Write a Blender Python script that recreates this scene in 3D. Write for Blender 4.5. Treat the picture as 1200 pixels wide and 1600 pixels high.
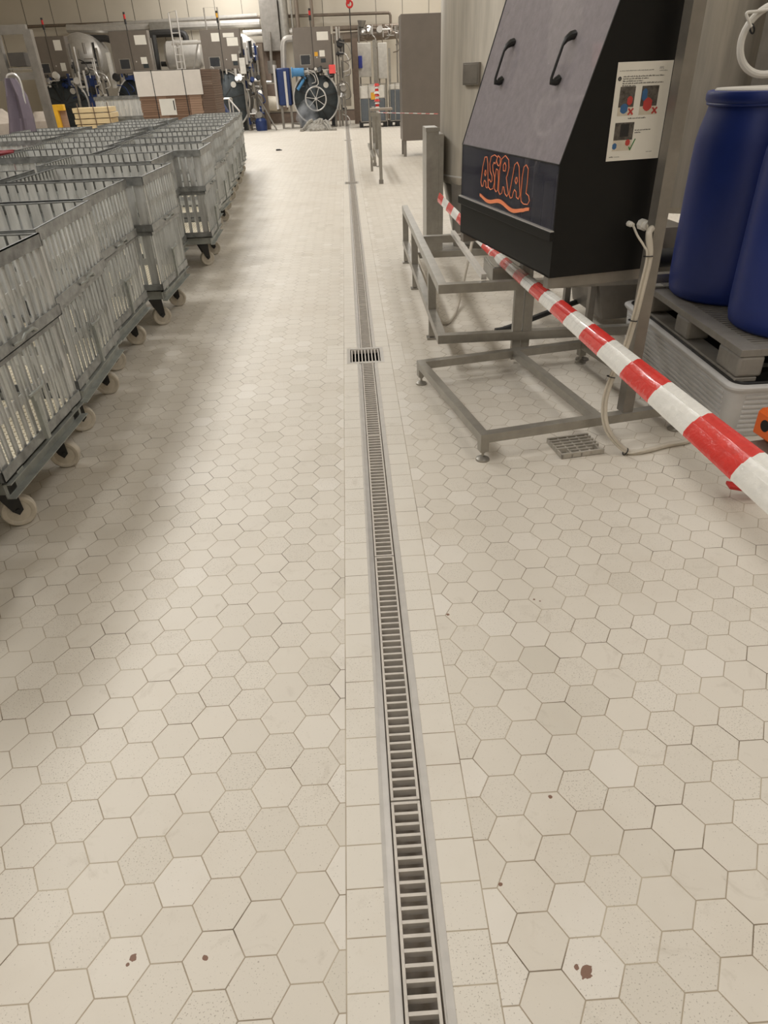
import bpy, math, random
from mathutils import Vector, Matrix
random.seed(7)
for o in list(bpy.data.objects): bpy.data.objects.remove(o)
PI = math.pi
S = bpy.context.scene
COL = S.collection

# ------------------------------------------------------------------ camera
F_PX = 1050.57
YAW, PITCH, ROLL, HC = 0.0286, 0.5758, -0.04143, 1.4855
def cam_axes():
    fwd = Vector((math.sin(YAW)*math.cos(PITCH), math.cos(YAW)*math.cos(PITCH), -math.sin(PITCH)))
    rt = Vector((math.cos(YAW), -math.sin(YAW), 0)); up = rt.cross(fwd)
    return rt*math.cos(ROLL)+up*math.sin(ROLL), -rt*math.sin(ROLL)+up*math.cos(ROLL), fwd
CR, CU, CF = cam_axes()
cd = bpy.data.cameras.new('camera'); cam = bpy.data.objects.new('camera', cd); COL.objects.link(cam)
cam.matrix_world = Matrix(((CR.x, CU.x, -CF.x, 0), (CR.y, CU.y, -CF.y, 0), (CR.z, CU.z, -CF.z, HC), (0, 0, 0, 1)))
cd.sensor_fit = 'HORIZONTAL'; cd.sensor_width = 36; cd.lens = 36*F_PX/1200
cd.clip_start = 0.05; cd.clip_end = 200
S.camera = cam
def at(px, py, Y):
    """point of the hall seen at that pixel of the photograph, at distance Y down the hall"""
    d = CF + CR*((px-600)/F_PX) - CU*((py-800)/F_PX)
    return Vector((0, 0, HC)) + d*(Y/d.y)
def depth(P): return (Vector(P)-Vector((0, 0, HC))).dot(CF)

# ------------------------------------------------------------------ light
S.view_settings.view_transform = 'Standard'; S.view_settings.look = 'None'
S.view_settings.exposure = -0.16; S.view_settings.gamma = 1.0
w = bpy.data.worlds.new('world'); S.world = w; w.use_nodes = True
w.node_tree.nodes['Background'].inputs[0].default_value = (1, .95, .88, 1)
w.node_tree.nodes['Background'].inputs[1].default_value = 0.15
CEIL = 6.0
LAMPS = [(x, y) for x in (-3.7, 2.4, 6.8) for y in (-2.5, 1.6, 5.7, 9.8, 14.5, 19.5, 24.5, 28.9)]
LAMP_W = {-2.5: 66, 1.6: 66, 5.7: 84, 9.8: 96, 14.5: 98, 19.5: 100, 24.5: 110, 28.9: 160}  # farthest row is an added one, strongest of all, to brighten the back wall
for x, y in LAMPS:
    ld = bpy.data.lights.new('lamp_light', 'AREA'); ld.shape = 'RECTANGLE'; ld.size = .9 if x < 0 else 1.3; ld.size_y = 1.6 if x < 0 else 3.2
    ld.energy = LAMP_W[y]*{-3.7: 1.7, 2.4: .60, 6.8: .60}[x]; ld.color = (1, .985, .955)
    lo = bpy.data.objects.new('lamp_light', ld); COL.objects.link(lo); lo.location = (x, y, CEIL-.36)

# ------------------------------------------------------------------ node helpers
class V:
    def __init__(s, nt, sock): s.nt = nt; s.s = sock
    def _m(s, op, *a):
        n = s.nt.nodes.new('ShaderNodeMath'); n.operation = op
        for i, v in enumerate((s,)+a):
            if isinstance(v, V): s.nt.links.new(v.s, n.inputs[i])
            else: n.inputs[i].default_value = v
        return V(s.nt, n.outputs[0])
    def __add__(s, o): return s._m('ADD', o)
    def __sub__(s, o): return s._m('SUBTRACT', o)
    def __mul__(s, o): return s._m('MULTIPLY', o)
    def __truediv__(s, o): return s._m('DIVIDE', o)
    def rnd(s): return s._m('ROUND')
    def absv(s): return s._m('ABSOLUTE')
    def lt(s, o): return s._m('LESS_THAN', o)
    def gt(s, o): return s._m('GREATER_THAN', o)
    def mx(s, o): return s._m('MAXIMUM', o)
    def mn(s, o): return s._m('MINIMUM', o)
    def lerp(s, a, b): return a + (b-a)*s if isinstance(a, V) or isinstance(b, V) else s*(b-a)+a
def sep(nt):
    g = nt.nodes.new('ShaderNodeNewGeometry'); x = nt.nodes.new('ShaderNodeSeparateXYZ')
    nt.links.new(g.outputs['Position'], x.inputs[0]); return V(nt, x.outputs[0]), V(nt, x.outputs[1]), V(nt, x.outputs[2]), g
def noise(nt, scale, detail=3, vec=None, rough=.5, dist=0):
    n = nt.nodes.new('ShaderNodeTexNoise'); n.inputs['Scale'].default_value = scale; n.inputs['Detail'].default_value = detail
    n.inputs['Roughness'].default_value = rough; n.inputs['Distortion'].default_value = dist
    if vec is not None: nt.links.new(vec, n.inputs['Vector'])
    return V(nt, n.outputs[0])
def ramp(nt, fac, stops):
    r = nt.nodes.new('ShaderNodeValToRGB'); nt.links.new(fac.s, r.inputs[0])
    el = r.color_ramp.elements
    while len(el) < len(stops): el.new(.5)
    for e, (p, c) in zip(el, stops): e.position = p; e.color = (*c, 1)
    return r.outputs[0]
def mixc(nt, fac, a, b, mode='MIX'):
    n = nt.nodes.new('ShaderNodeMix'); n.data_type = 'RGBA'; n.blend_type = mode
    if isinstance(fac, V): nt.links.new(fac.s, n.inputs[0])
    else: n.inputs[0].default_value = fac
    for i, c in ((6, a), (7, b)):
        if isinstance(c, tuple): n.inputs[i].default_value = (*c, 1)
        else: nt.links.new(c, n.inputs[i])
    return n.outputs[2]
def L(c):  # sRGB 0-255 -> linear
    return tuple(((v/255)/12.92 if v/255 <= .04045 else ((v/255+.055)/1.055)**2.4) for v in c)
def newmat(name):
    m = bpy.data.materials.new(name); m.use_nodes = True
    return m, m.node_tree, m.node_tree.nodes['Principled BSDF']
def mat(name, rgb, rough=.5, metal=0., var=.12, scale=8, bump=0., stretch=None, alpha=1., coat=0, emit=0, obj_var=0., spec=.5):
    m, nt, b = newmat(name); c = L(rgb)
    tc = nt.nodes.new('ShaderNodeTexCoord'); mp = nt.nodes.new('ShaderNodeMapping'); nt.links.new(tc.outputs['Object'], mp.inputs[0])
    if stretch: mp.inputs['Scale'].default_value = stretch
    n = noise(nt, scale, 4, mp.outputs[0], .6)
    lo = tuple(v*(1-var) for v in c); hi = tuple(min(1, v*(1+var)) for v in c)
    col = ramp(nt, n, [(.3, lo), (.7, hi)])
    if obj_var:
        oi = nt.nodes.new('ShaderNodeObjectInfo'); k = V(nt, oi.outputs['Random'])*(2*obj_var)+(1-obj_var)
        h = nt.nodes.new('ShaderNodeHueSaturation'); nt.links.new(col, h.inputs['Color']); nt.links.new(k.s, h.inputs['Value']); col = h.outputs[0]
    nt.links.new(col, b.inputs['Base Color'])
    b.inputs['Roughness'].default_value = rough; b.inputs['Metallic'].default_value = metal; b.inputs['Alpha'].default_value = alpha
    b.inputs['Coat Weight'].default_value = coat; b.inputs['Specular IOR Level'].default_value = spec
    if bump:
        bp = nt.nodes.new('ShaderNodeBump'); bp.inputs['Strength'].default_value = bump; bp.inputs['Distance'].default_value = .01
        nt.links.new(n.s, bp.inputs['Height']); nt.links.new(bp.outputs[0], b.inputs['Normal'])
    if emit: b.inputs['Emission Color'].default_value = (*c, 1); b.inputs['Emission Strength'].default_value = emit
    return m

M = {}
M['galv'] = mat('galvanised_steel', (204, 205, 203), .34, .35, .26, 20, .06, (1, 1, .14), obj_var=.12)
M['galv3'] = mat('galvanised_rim', (138, 140, 139), .38, .45, .4, 14, .1, obj_var=.14)
M['galv2'] = mat('galvanised_dolly', (156, 159, 154), .5, .25, .2, 12, .15, obj_var=.1)
M['steel'] = mat('stainless_steel', (156, 152, 144), .34, .55, .14, 10, .06)
M['steel_d'] = mat('dull_stainless', (138, 133, 126), .42, .5, .16, 6, .06)
M['tank'] = mat('tank_stainless', (182, 175, 163), .4, .45, .18, 16, .05, (1, 1, .07))
M['bright'] = mat('polished_steel', (214, 211, 207), .3, .45, .06, 20)
M['grate'] = mat('grate_steel', (214, 208, 200), .38, .35, .1, 20)
M['white'] = mat('white_plastic', (226, 222, 214), .45, 0, .05)
M['cream'] = mat('cream_plastic', (206, 196, 178), .5, 0, .1, 30)
M['wheel'] = mat('nylon_wheel', (205, 196, 180), .5, 0, .12, 20)
M['black'] = mat('black_plastic', (22, 22, 22), .45, 0, .1)
M['blackm'] = mat('black_panel', (12, 12, 12), .45, 0, .08, spec=.3)
M['rubber'] = mat('dark_rubber', (48, 46, 44), .6)
M['dark'] = mat('dark_iron', (50, 50, 50), .5, .3, .2)
M['door'] = mat('vessel_black', (56, 62, 65), .35, .3, .3, 5)
M['ctrl'] = mat('control_grey', (121, 113, 105), .42, .3, .06, 4)
M['ctrl2'] = mat('control_seam', (70, 65, 60), .5)
M['screen'] = mat('screen_glass', (58, 60, 64), .2)
M['paper'] = mat('paper', (228, 224, 214), .7, 0, .03)
M['dred'] = mat('dark_red_plastic', (120, 32, 40))
M['red'] = mat('red_paint', (190, 36, 34), .45, 0, .08)
M['redtape'] = mat('tape_red', (214, 56, 50), .26, 0, .08, 30, .35, (1, 1, 1), coat=.3)
M['whitetape'] = mat('tape_white', (232, 230, 224), .26, 0, .05, 30, .35, coat=.3)
M['orange'] = mat('orange_paint', (232, 104, 36), .4, 0, .05)
M['logo'] = mat('logo_orange', (255, 150, 104), .5, 0, .02)
M['blue'] = mat('barrel_blue', (34, 55, 132), .42, 0, .12, 3, .04)
M['blue2'] = mat('machine_blue', (28, 50, 100), .4, 0, .2)
M['lblue'] = mat('motor_blue', (70, 130, 178), .4)
M['pallet'] = mat('grey_plastic_pallet', (142, 138, 132), .55, 0, .14, 12, .15)
M['pallet2'] = mat('pale_grey_plastic', (176, 170, 160), .55, 0, .1, 12)
M['sump'] = mat('ribbed_grey_plastic', (208, 207, 206), .5, 0, .06, 8)
M['wall'] = mat('wall_panel', (205, 196, 180), .6, 0, .03, 1)
M['wallb'] = mat('wall_base', (120, 104, 92), .7)
M['ceil'] = mat('ceiling_panel', (215, 210, 200), .7)
M['pipe'] = mat('insulated_pipe', (200, 196, 190), .34, .55, .08)
M['pipe_d'] = mat('brown_steel_pipe', (128, 116, 104), .4, .55, .1)
M['card'] = mat('cardboard', (136, 108, 88), .8, 0, .16, 3, 0, (.4, .4, 30))
M['card2'] = mat('cardboard_light', (166, 136, 114), .8, 0, .14, 3, 0, (.4, .4, 30))
M['card3'] = mat('cardboard_side', (112, 92, 78), .8, 0, .14, 3, 0, (.4, .4, 30))
M['wood'] = mat('pale_wood', (226, 204, 160), .6, 0, .1, 6, 0, (1, 12, 12))
M['yellow'] = mat('yellow_paint', (236, 182, 50), .45)
M['purple'] = mat('mauve_cloth', (112, 102, 112), .8, 0, .08, 6)
M['cable'] = mat('grey_cable', (196, 188, 174), .4)
M['lint'] = mat('grey_lint', (150, 146, 138), .95, 0, .3, 14, .6)
M['liq'] = mat('dark_liquid_tank', (92, 98, 104), .35)
M['milky'] = mat('milky_tank', (208, 204, 196), .4)
M['redpink'] = mat('signal_pink', (240, 90, 86), .5)
M['amber'] = mat('amber_lens', (216, 160, 50), .4)
M['cloth'] = mat('pale_cloth', (160, 149, 137), .9, 0, .15, 5)
M['cover'] = mat('white_cover', (222, 214, 204), .7, 0, .04)
M['void'] = mat('dark_inside', (26, 24, 22), .8)
M['rust'] = mat('rust_flake', (112, 66, 40), .9, 0, .4, 60)
M['blue3'] = mat('blue_dispenser', (50, 62, 150), .4)
M['green'] = mat('green_tick', (56, 120, 60), .6)
M['ink'] = mat('ink', (40, 38, 38), .7)
M['inkg'] = mat('ink_grey', (130, 128, 126), .7)
M['photo_d'] = mat('print_dark', (84, 78, 72), .6, 0, .6, 60)
M['photo_b'] = mat('print_blue', (58, 100, 146), .6)
M['photo_r'] = mat('print_red', (186, 66, 60), .6)
M['chan'] = mat('channel_wet_steel', (176, 168, 160), .25, .2, .3, 9)

# polycarbonate guards
def poly(name, rgb, alpha, rough):
    m, nt, b = newmat(name)
    tc = nt.nodes.new('ShaderNodeTexCoord')
    n = noise(nt, 26, 5, tc.outputs['Object'], .7); n2 = noise(nt, 150, 2, tc.outputs['Object'])
    spk = n2.gt(.80)
    c = ramp(nt, n, [(.35, tuple(v*.9 for v in L(rgb))), (.7, tuple(v*1.1 for v in L(rgb)))])
    c = mixc(nt, spk, c, (.75, .74, .72)); nt.links.new(c, b.inputs['Base Color'])
    b.inputs['Roughness'].default_value = rough; b.inputs['Alpha'].default_value = alpha; b.inputs['IOR'].default_value = 1.58
    a = spk._m('MULTIPLY', 1-alpha) + alpha; nt.links.new(a.s, b.inputs['Alpha'])
    return m
M['poly'] = poly('smoky_polycarbonate', (182, 175, 181), .54, .10)
M['poly2'] = poly('clear_polycarbonate', (66, 66, 80), .5, .06)

# floor tiles
def floor_mat():
    m, nt, b = newmat('hexagon_floor_tiles'); x, y, z, g = sep(nt)
    W = .11; s = W/math.sqrt(3); A = 3*s
    nz = noise(nt, 2.2, 2, g.outputs['Position'])
    def hexg(x0, y0):
        px = x-x0; py = y-y0
        ax = px-(px/A).rnd()*A; ay = py-(py/W).rnd()*W
        p2 = px-A/2; q2 = py-W/2
        bx = p2-(p2/A).rnd()*A; by = q2-(q2/W).rnd()*W
        c = (ax*ax+ay*ay).lt(bx*bx+by*by)
        qx = c.lerp(bx, ax); qy = c.lerp(by, ay)
        ix = ((px-qx)/(A/2)).rnd(); iy = ((py-qy)/(W/2)).rnd()
        d = qy.absv().mx(qx.absv()*.8660254+qy.absv()*.5)
        return (d*-1)+W/2, ix, iy
    eL, iLx, iLy = hexg(-.1719, .996); eR, iRx, iRy = hexg(.2968, .7675)
    right = x.gt(.05)
    e = right.lerp(eL, eR); ix = right.lerp(iLx, iRx+700.); iy = right.lerp(iLy, iRy)
    # plain square tiles along the drain and around the square gullies
    P = .0997
    cy = y-.0385; ry = (cy/P).rnd(); ty = (cy-ry*P).absv()*-1+P/2
    band = (x-.053).absv().lt(.147)
    g1 = (y-4.13).absv().lt(.20)*(x-.04).absv().lt(.245)
    g2 = (y-12.4).absv().lt(.22)*(x-.04).absv().lt(.245)
    bx1 = ((x-.053).absv()-.147).absv()
    e_sq = ty.mn(bx1)
    sq = band.mx(g1).mx(g2)
    gx = ((x-.04).absv()-.245).absv().mn(bx1)
    e_sq = g1.mx(g2).lerp(e_sq, e_sq.mn(gx))
    e = sq.lerp(e, e_sq); ix = sq.lerp(ix, x.gt(.05)*3+2000.); iy = sq.lerp(iy, ry)
    e = e.mn(bx1)
    cmb = nt.nodes.new('ShaderNodeCombineXYZ'); nt.links.new(ix.s, cmb.inputs[0]); nt.links.new(iy.s, cmb.inputs[1])
    wn = nt.nodes.new('ShaderNodeTexWhiteNoise'); wn.noise_dimensions = '3D'; nt.links.new(cmb.outputs[0], wn.inputs[0])
    r = V(nt, wn.outputs['Value'])
    some0 = r.gt(.45)
    base = ramp(nt, r, [(0, L((209, 202, 189))), (.08, L((214, 207, 195))), (.92, L((218, 211, 199))), (1, L((223, 217, 207)))])
    base = mixc(nt, sq*.8, base, L((221, 215, 204)))
    base = mixc(nt, ((ix-1.).absv().lt(.5)).mx((ix-699.).absv().lt(.5))*some0*.9, base, L((224, 218, 208)))
    # wear, dirt in patches
    dirt = noise(nt, 1.3, 5, g.outputs['Position'], .65)
    base = mixc(nt, (dirt-.5)._m('MULTIPLY', 1.2)._m('MAXIMUM', 0.), base, L((186, 172, 152)))
    d2 = noise(nt, 9, 6, g.outputs['Position'], .7, 1.)
    base = mixc(nt, (d2-.58)._m('MULTIPLY', 1.6)._m('MAXIMUM', 0.)._m('MINIMUM', .3), base, L((150, 136, 116)))
    # pores: small dark specks on some tiles
    sp = noise(nt, 260, 2, g.outputs['Position'], .5)
    r2 = V(nt, wn.outputs['Color'])
    sep2 = nt.nodes.new('ShaderNodeSeparateColor'); nt.links.new(wn.outputs['Color'], sep2.inputs[0])
    some = V(nt, sep2.outputs[1])
    thr = some*.10+.63
    base = mixc(nt, sp.gt(thr)*.55, base, L((120, 106, 88)))
    # grout
    gl = nz.lerp(.7, 1.0)
    dark = noise(nt, 5, 3, g.outputs['Position']); hw = e.lt(.0013)
    gc = ramp(nt, dark, [(.35, L((188, 176, 156))), (.55, L((164, 150, 130))), (.68, L((110, 96, 78)))])
    col = mixc(nt, hw, base, gc)
    # rust stains
    for (sx, sy, rr) in ((.376, .596, .014), (.360, .604, .006), (-.528, .680, .008), (-.535, .668, .004), (-.381, .67, .006), (.404, .975, .006), (.243, .775, .005), (.243, 1.651, .006), (.538, 1.70, .004), (.555, 1.69, .004)):
        dd = ((x-sx)*(x-sx)+(y-sy)*(y-sy))._m('SQRT') + noise(nt, 70, 3, g.outputs['Position'])*(rr*1.6) - rr*.8
        col = mixc(nt, dd.lt(rr*.9)*.9, col, L((112, 68, 42)))
    nt.links.new(col, b.inputs['Base Color'])
    rg = noise(nt, 3, 3, g.outputs['Position']).lerp(.38, .6); nt.links.new(rg.s, b.inputs['Roughness'])
    bp = nt.nodes.new('ShaderNodeBump'); bp.inputs['Strength'].default_value = .5; bp.inputs['Distance'].default_value = .0015
    h = (e*400.)._m('MINIMUM', 1.); nt.links.new(h.s, bp.inputs['Height']); nt.links.new(bp.outputs[0], b.inputs['Normal'])
    return m
M['floor'] = floor_mat()

# ------------------------------------------------------------------ mesh helpers
class MB:
    def __init__(s): s.v = []; s.f = []; s.m = []; s.T = None
    def add(s, vs, fs, mi=0):
        n = len(s.v); s.v += [tuple((s.T @ Vector(p)) if s.T else p) for p in vs]; s.f += [tuple(n+i for i in f) for f in fs]; s.m += [mi]*len(fs); return s
    def hexa(s, p, mi=0):
        return s.add(p, [(0, 3, 2, 1), (4, 5, 6, 7), (0, 1, 5, 4), (1, 2, 6, 5), (2, 3, 7, 6), (3, 0, 4, 7)], mi)
    def box(s, x0, x1, y0, y1, z0, z1, mi=0):
        return s.hexa([(x0, y0, z0), (x1, y0, z0), (x1, y1, z0), (x0, y1, z0), (x0, y0, z1), (x1, y0, z1), (x1, y1, z1), (x0, y1, z1)], mi)
    def bar(s, a, b, w, h, up=(0, 0, 1), mi=0):
        a = Vector(a); b = Vector(b); d = (b-a).normalized(); u = Vector(up)
        if abs(d.dot(u)) > .98: u = Vector((0, 1, 0))
        r = d.cross(u).normalized(); u = r.cross(d)
        q = [(-w/2, -h/2), (w/2, -h/2), (w/2, h/2), (-w/2, h/2)]
        return s.hexa([a+r*i+u*j for i, j in q]+[b+r*i+u*j for i, j in q], mi)
    def ring(s, c, n, r, k=16, sx=1.):
        n = Vector(n).normalized(); u = Vector((0, 0, 1)) if abs(n.z) < .9 else Vector((1, 0, 0))
        a = n.cross(u).normalized(); b = n.cross(a)
        return [Vector(c)+a*math.cos(2*PI*i/k)*r*sx+b*math.sin(2*PI*i/k)*r for i in range(k)]
    def cyl(s, a, b, r0, r1=None, k=16, mi=0, caps=True):
        a = Vector(a); b = Vector(b); r1 = r0 if r1 is None else r1
        vs = s.ring(a, b-a, r0, k)+s.ring(b, b-a, r1, k)
        fs = [(i, (i+1) % k, k+(i+1) % k, k+i) for i in range(k)]
        if caps: fs += [tuple(range(k))[::-1], tuple(range(k, 2*k))]
        return s.add(vs, fs, mi)
    def tube(s, pts, r, k=8, mi=0):
        pts = [Vector(p) for p in pts]; vs = []; fs = []; pu = None
        for i, p in enumerate(pts):
            d = (pts[min(i+1, len(pts)-1)]-pts[max(i-1, 0)]).normalized()
            u = pu if pu else (Vector((0, 0, 1)) if abs(d.z) < .9 else Vector((1, 0, 0)))
            a = (u-d*u.dot(d)).normalized(); pu = a; b = d.cross(a)
            rr = r[i] if isinstance(r, (list, tuple)) else r
            vs += [p+a*math.cos(2*PI*j/k)*rr+b*math.sin(2*PI*j/k)*rr for j in range(k)]
        for i in range(len(pts)-1):
            fs += [(i*k+j, i*k+(j+1) % k, (i+1)*k+(j+1) % k, (i+1)*k+j) for j in range(k)]
        fs += [tuple(range(k))[::-1], tuple(range(len(vs)-k, len(vs)))]
        return s.add(vs, fs, mi)
    def lathe(s, prof, c=(0, 0, 0), k=32, mi=0, axis='z', cap=True):
        c = Vector(c); vs = []
        for r, h in prof:
            for j in range(k):
                t = 2*PI*j/k; p = (r*math.cos(t), r*math.sin(t), h)
                if axis == 'y': p = (p[0], p[2], p[1])
                if axis == 'x': p = (p[2], p[0], p[1])
                vs.append(c+Vector(p))
        n = len(prof); fs = [(i*k+j, i*k+(j+1) % k, (i+1)*k+(j+1) % k, (i+1)*k+j) for i in range(n-1) for j in range(k)]
        if cap: fs += [tuple(range(k))[::-1], tuple(range((n-1)*k, n*k))]
        return s.add(vs, fs, mi)
    def prism(s, poly, t0, t1, f, mi=0):
        """poly of 2-D points, extruded between t0 and t1; f(u, v, t) gives the 3-D point"""
        n = len(poly); vs = [f(u, v, t0) for u, v in poly]+[f(u, v, t1) for u, v in poly]
        return s.add(vs, [tuple(range(n))[::-1], tuple(range(n, 2*n))]+[(i, (i+1) % n, n+(i+1) % n, n+i) for i in range(n)], mi)
    def torus(s, c, n, R, r, k=32, j=8, mi=0):
        pts = s.ring(c, n, R, k); n = Vector(n).normalized(); vs = []; fs = []; c = Vector(c)
        for p in pts:
            d = (p-c).normalized()
            vs += [p+d*math.cos(2*PI*i/j)*r+n*math.sin(2*PI*i/j)*r for i in range(j)]
        for a in range(k):
            for i in range(j):
                fs.append((a*j+i, a*j+(i+1) % j, ((a+1) % k)*j+(i+1) % j, ((a+1) % k)*j+i))
        return s.add(vs, fs, mi)
    def build(s, name, mats, parent=None, smooth=True, bevel=0., label=None):
        me = bpy.data.meshes.new(name); me.from_pydata([tuple(p) for p in s.v], [], s.f)
        if not isinstance(mats, (list, tuple)): mats = [mats]
        for m in mats: me.materials.append(M[m] if isinstance(m, str) else m)
        me.polygons.foreach_set('material_index', s.m); me.update()
        import bmesh
        bm = bmesh.new(); bm.from_mesh(me); bmesh.ops.recalc_face_normals(bm, faces=bm.faces); bm.to_mesh(me); bm.free()
        if smooth:
            me.polygons.foreach_set('use_smooth', [True]*len(me.polygons)); me.set_sharp_from_angle(angle=math.radians(35))
        o = bpy.data.objects.new(name, me); COL.objects.link(o)
        if bevel:
            md = o.modifiers.new('bevel', 'BEVEL'); md.width = bevel; md.segments = 2; md.limit_method = 'ANGLE'; md.angle_limit = math.radians(50)
        if parent: o.parent = parent
        if label: o['label'] = label
        return o
def tag(o, label, cat, group=None):
    o['label'] = label; o['category'] = cat
    if group: o['group'] = group
    return o
def thing(name, label, cat, loc=(0, 0, 0), rz=0, group=None):
    o = bpy.data.objects.new(name, None); COL.objects.link(o); o.location = loc; o.rotation_euler = (0, 0, rz); o.empty_display_size = .1
    return tag(o, label, cat, group)
def struct(o): o['kind'] = 'structure'; return o
def dup(root, loc, rz, label, group=None):
    r = root.copy(); COL.objects.link(r); r.location = loc; r.rotation_euler = (0, 0, rz); r['label'] = label
    if group: r['group'] = group
    for ch in root.children:
        c = ch.copy(); COL.objects.link(c); c.parent = r
        for g in ch.children:
            d = g.copy(); COL.objects.link(d); d.parent = c
    return r

# ------------------------------------------------------------------ the hall
SX0, SX1 = -.012, .112      # slot for the drain channel
YB = 31.5; XL, XR = -15., 9.; YF = -5.
m = MB()
gy = [(3.985, 4.26), (12.27, 12.55), (21.2, 21.5)]      # square gullies crossing the channel
GX0, GX1 = -.076, .156
m.add([(XL, YF, 0), (GX0, YF, 0), (GX0, YB, 0), (XL, YB, 0)], [(0, 1, 2, 3)])
m.add([(GX1, YF, 0), (XR, YF, 0), (XR, YB, 0), (GX1, YB, 0)], [(0, 1, 2, 3)])
y = YF
for a, b in gy+[(YB, YB)]:
    m.add([(GX0, y, 0), (SX0, y, 0), (SX0, a, 0), (GX0, a, 0)], [(0, 1, 2, 3)])
    m.add([(SX1, y, 0), (GX1, y, 0), (GX1, a, 0), (SX1, a, 0)], [(0, 1, 2, 3)])
    y = b
struct(m.build('floor', 'floor', smooth=False))
m = MB(); m.box(XL, XR, YB, YB+.15, 0, CEIL)
for i in range(-15, 9):
    m.box(i+.37, i+.385, YB-.006, YB, .9, CEIL, 1)
m.box(XL, XR, YB-.03, YB, 0, .35, 2); m.box(XL, XR, YB-.02, YB, .35, .38, 1)
struct(m.build('wall_back', ['wall', 'ctrl2', 'wallb'], smooth=False))
m = MB(); m.box(XL-.15, XL, YF, YB+.15, 0, CEIL); struct(m.build('wall_left', 'wall', smooth=False))
m = MB(); m.box(XR, XR+.15, YF, YB+.15, 0, CEIL); struct(m.build('wall_right', 'wall', smooth=False))
m = MB(); m.box(XL-.15, XR+.15, YF-.15, YF, 0, CEIL); struct(m.build('wall_front', 'wall', smooth=False))
m = MB(); m.box(XL-.15, XR+.15, YF-.15, YB+.15, CEIL, CEIL+.1); struct(m.build('ceiling', 'ceil', smooth=False))
M['tubelight'] = mat('tube_light', (255, 240, 215), .5, emit=2.0, var=0)
for i, (x, y) in enumerate(LAMPS):
    if i: t = dup(t0, (x, y, CEIL), 0, 'long ceiling lamp above the hall'); continue
    t0 = thing('ceiling_lamp', 'long ceiling lamp above the hall', 'lamp', (x, y, CEIL), 0, 'ceiling lamps above the hall')
    m = MB(); m.box(-.14, .14, -.8, .8, -.32, -.24); m.bar((0, -.6, -.24), (0, -.6, 0), .02, .02); m.bar((0, .6, -.24), (0, .6, 0), .02, .02); m.build('housing', 'white', t0)
    m = MB(); m.box(-.11, .11, -.76, .76, -.335, -.32); m.build('diffuser', 'tubelight', t0)

# ------------------------------------------------------------------ the drain
m = MB()
y = YF
segs = []
for a, b in gy+[(YB-.3, YB)]:
    segs.append((y, a)); y = b
for a, b in segs:
    m.box(SX0, SX0+.009, a, b, -.03, .0012)                     # outer flange left
    m.hexa([(SX0+.009, a, -.03), (.0125, a, -.03), (.0125, b, -.03), (SX0+.009, b, -.03), (SX0+.009, a, 0), (.0125, a, -.006), (.0125, b, -.006), (SX0+.009, b, 0)])
    m.box(.0915, .0955, a, b, -.03, -.004); m.box(.0955, SX1, a, b, -.03, .0012)
    m.box(.009, .0125, a, b, -.08, -.006, 1); m.box(.0905, .094, a, b, -.08, -.006, 1)
    m.box(.009, .094, a, b, -.085, -.075, 1)
    m.box(.0125, .0145, a, b, -.05, -.024, 1); m.box(.0885, .0905, a, b, -.05, -.024, 1)
tag(m.build('drain_channel', ['bright', 'chan'], smooth=False), 'long steel floor drain channel running down the middle of the floor', 'drain')
GL = 1.0
def grate_mesh(n=36, bright=0):
    m = MB(); x0, x1 = .0160, .0862; e = .0025
    m.box(x0, x0+.0065, e, GL-e, -.024, 0); m.box(x1-.0065, x1, e, GL-e, -.024, 0)
    p = (GL-.012)/n
    for i in range(n+1):
        yy = .006+i*p; m.box(x0+.006, x1-.006, yy-.0035, yy+.0035, -.022, 0)
    return m
g0 = None
ords = ['nearest', 'second', 'third', 'fourth', 'fifth', 'sixth', 'seventh', 'eighth', 'ninth', 'tenth', 'eleventh', 'twelfth', 'thirteenth', 'fourteenth', 'fifteenth', 'sixteenth', 'seventeenth', 'eighteenth', 'nineteenth', 'twentieth', 'twenty-first', 'twenty-second', 'twenty-third', 'twenty-fourth', 'twenty-fifth', 'twenty-sixth', 'twenty-seventh', 'twenty-eighth', 'twenty-ninth']
k = 0
for s0, s1 in ((-.007, 3.985), (4.26, 12.27), (12.55, 21.2), (21.5, 31.0)):
    n = int((s1-s0+.06)/1.0); L_ = (s1-s0)/n
    for i in range(n):
        lab = 'ladder-barred steel drain grate, %s from the camera' % ords[k] if k else 'ladder-barred steel drain grate nearest the camera'
        if g0 is None:
            g0 = grate_mesh().build('drain_grate', 'grate', smooth=False); o = g0
        else:
            o = g0.copy(); COL.objects.link(o)
        tag(o, lab, 'grate', 'ladder grates in the drain channel'); o.location = (0, s0+i*L_, 0); o.scale = (1, L_/GL, 1); k += 1
gul = ['square gully grate with eight long bars, nearest the camera', 'square gully grate in the drain beside the far tape rack', 'small gully grate in the drain farthest from the camera']
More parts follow.
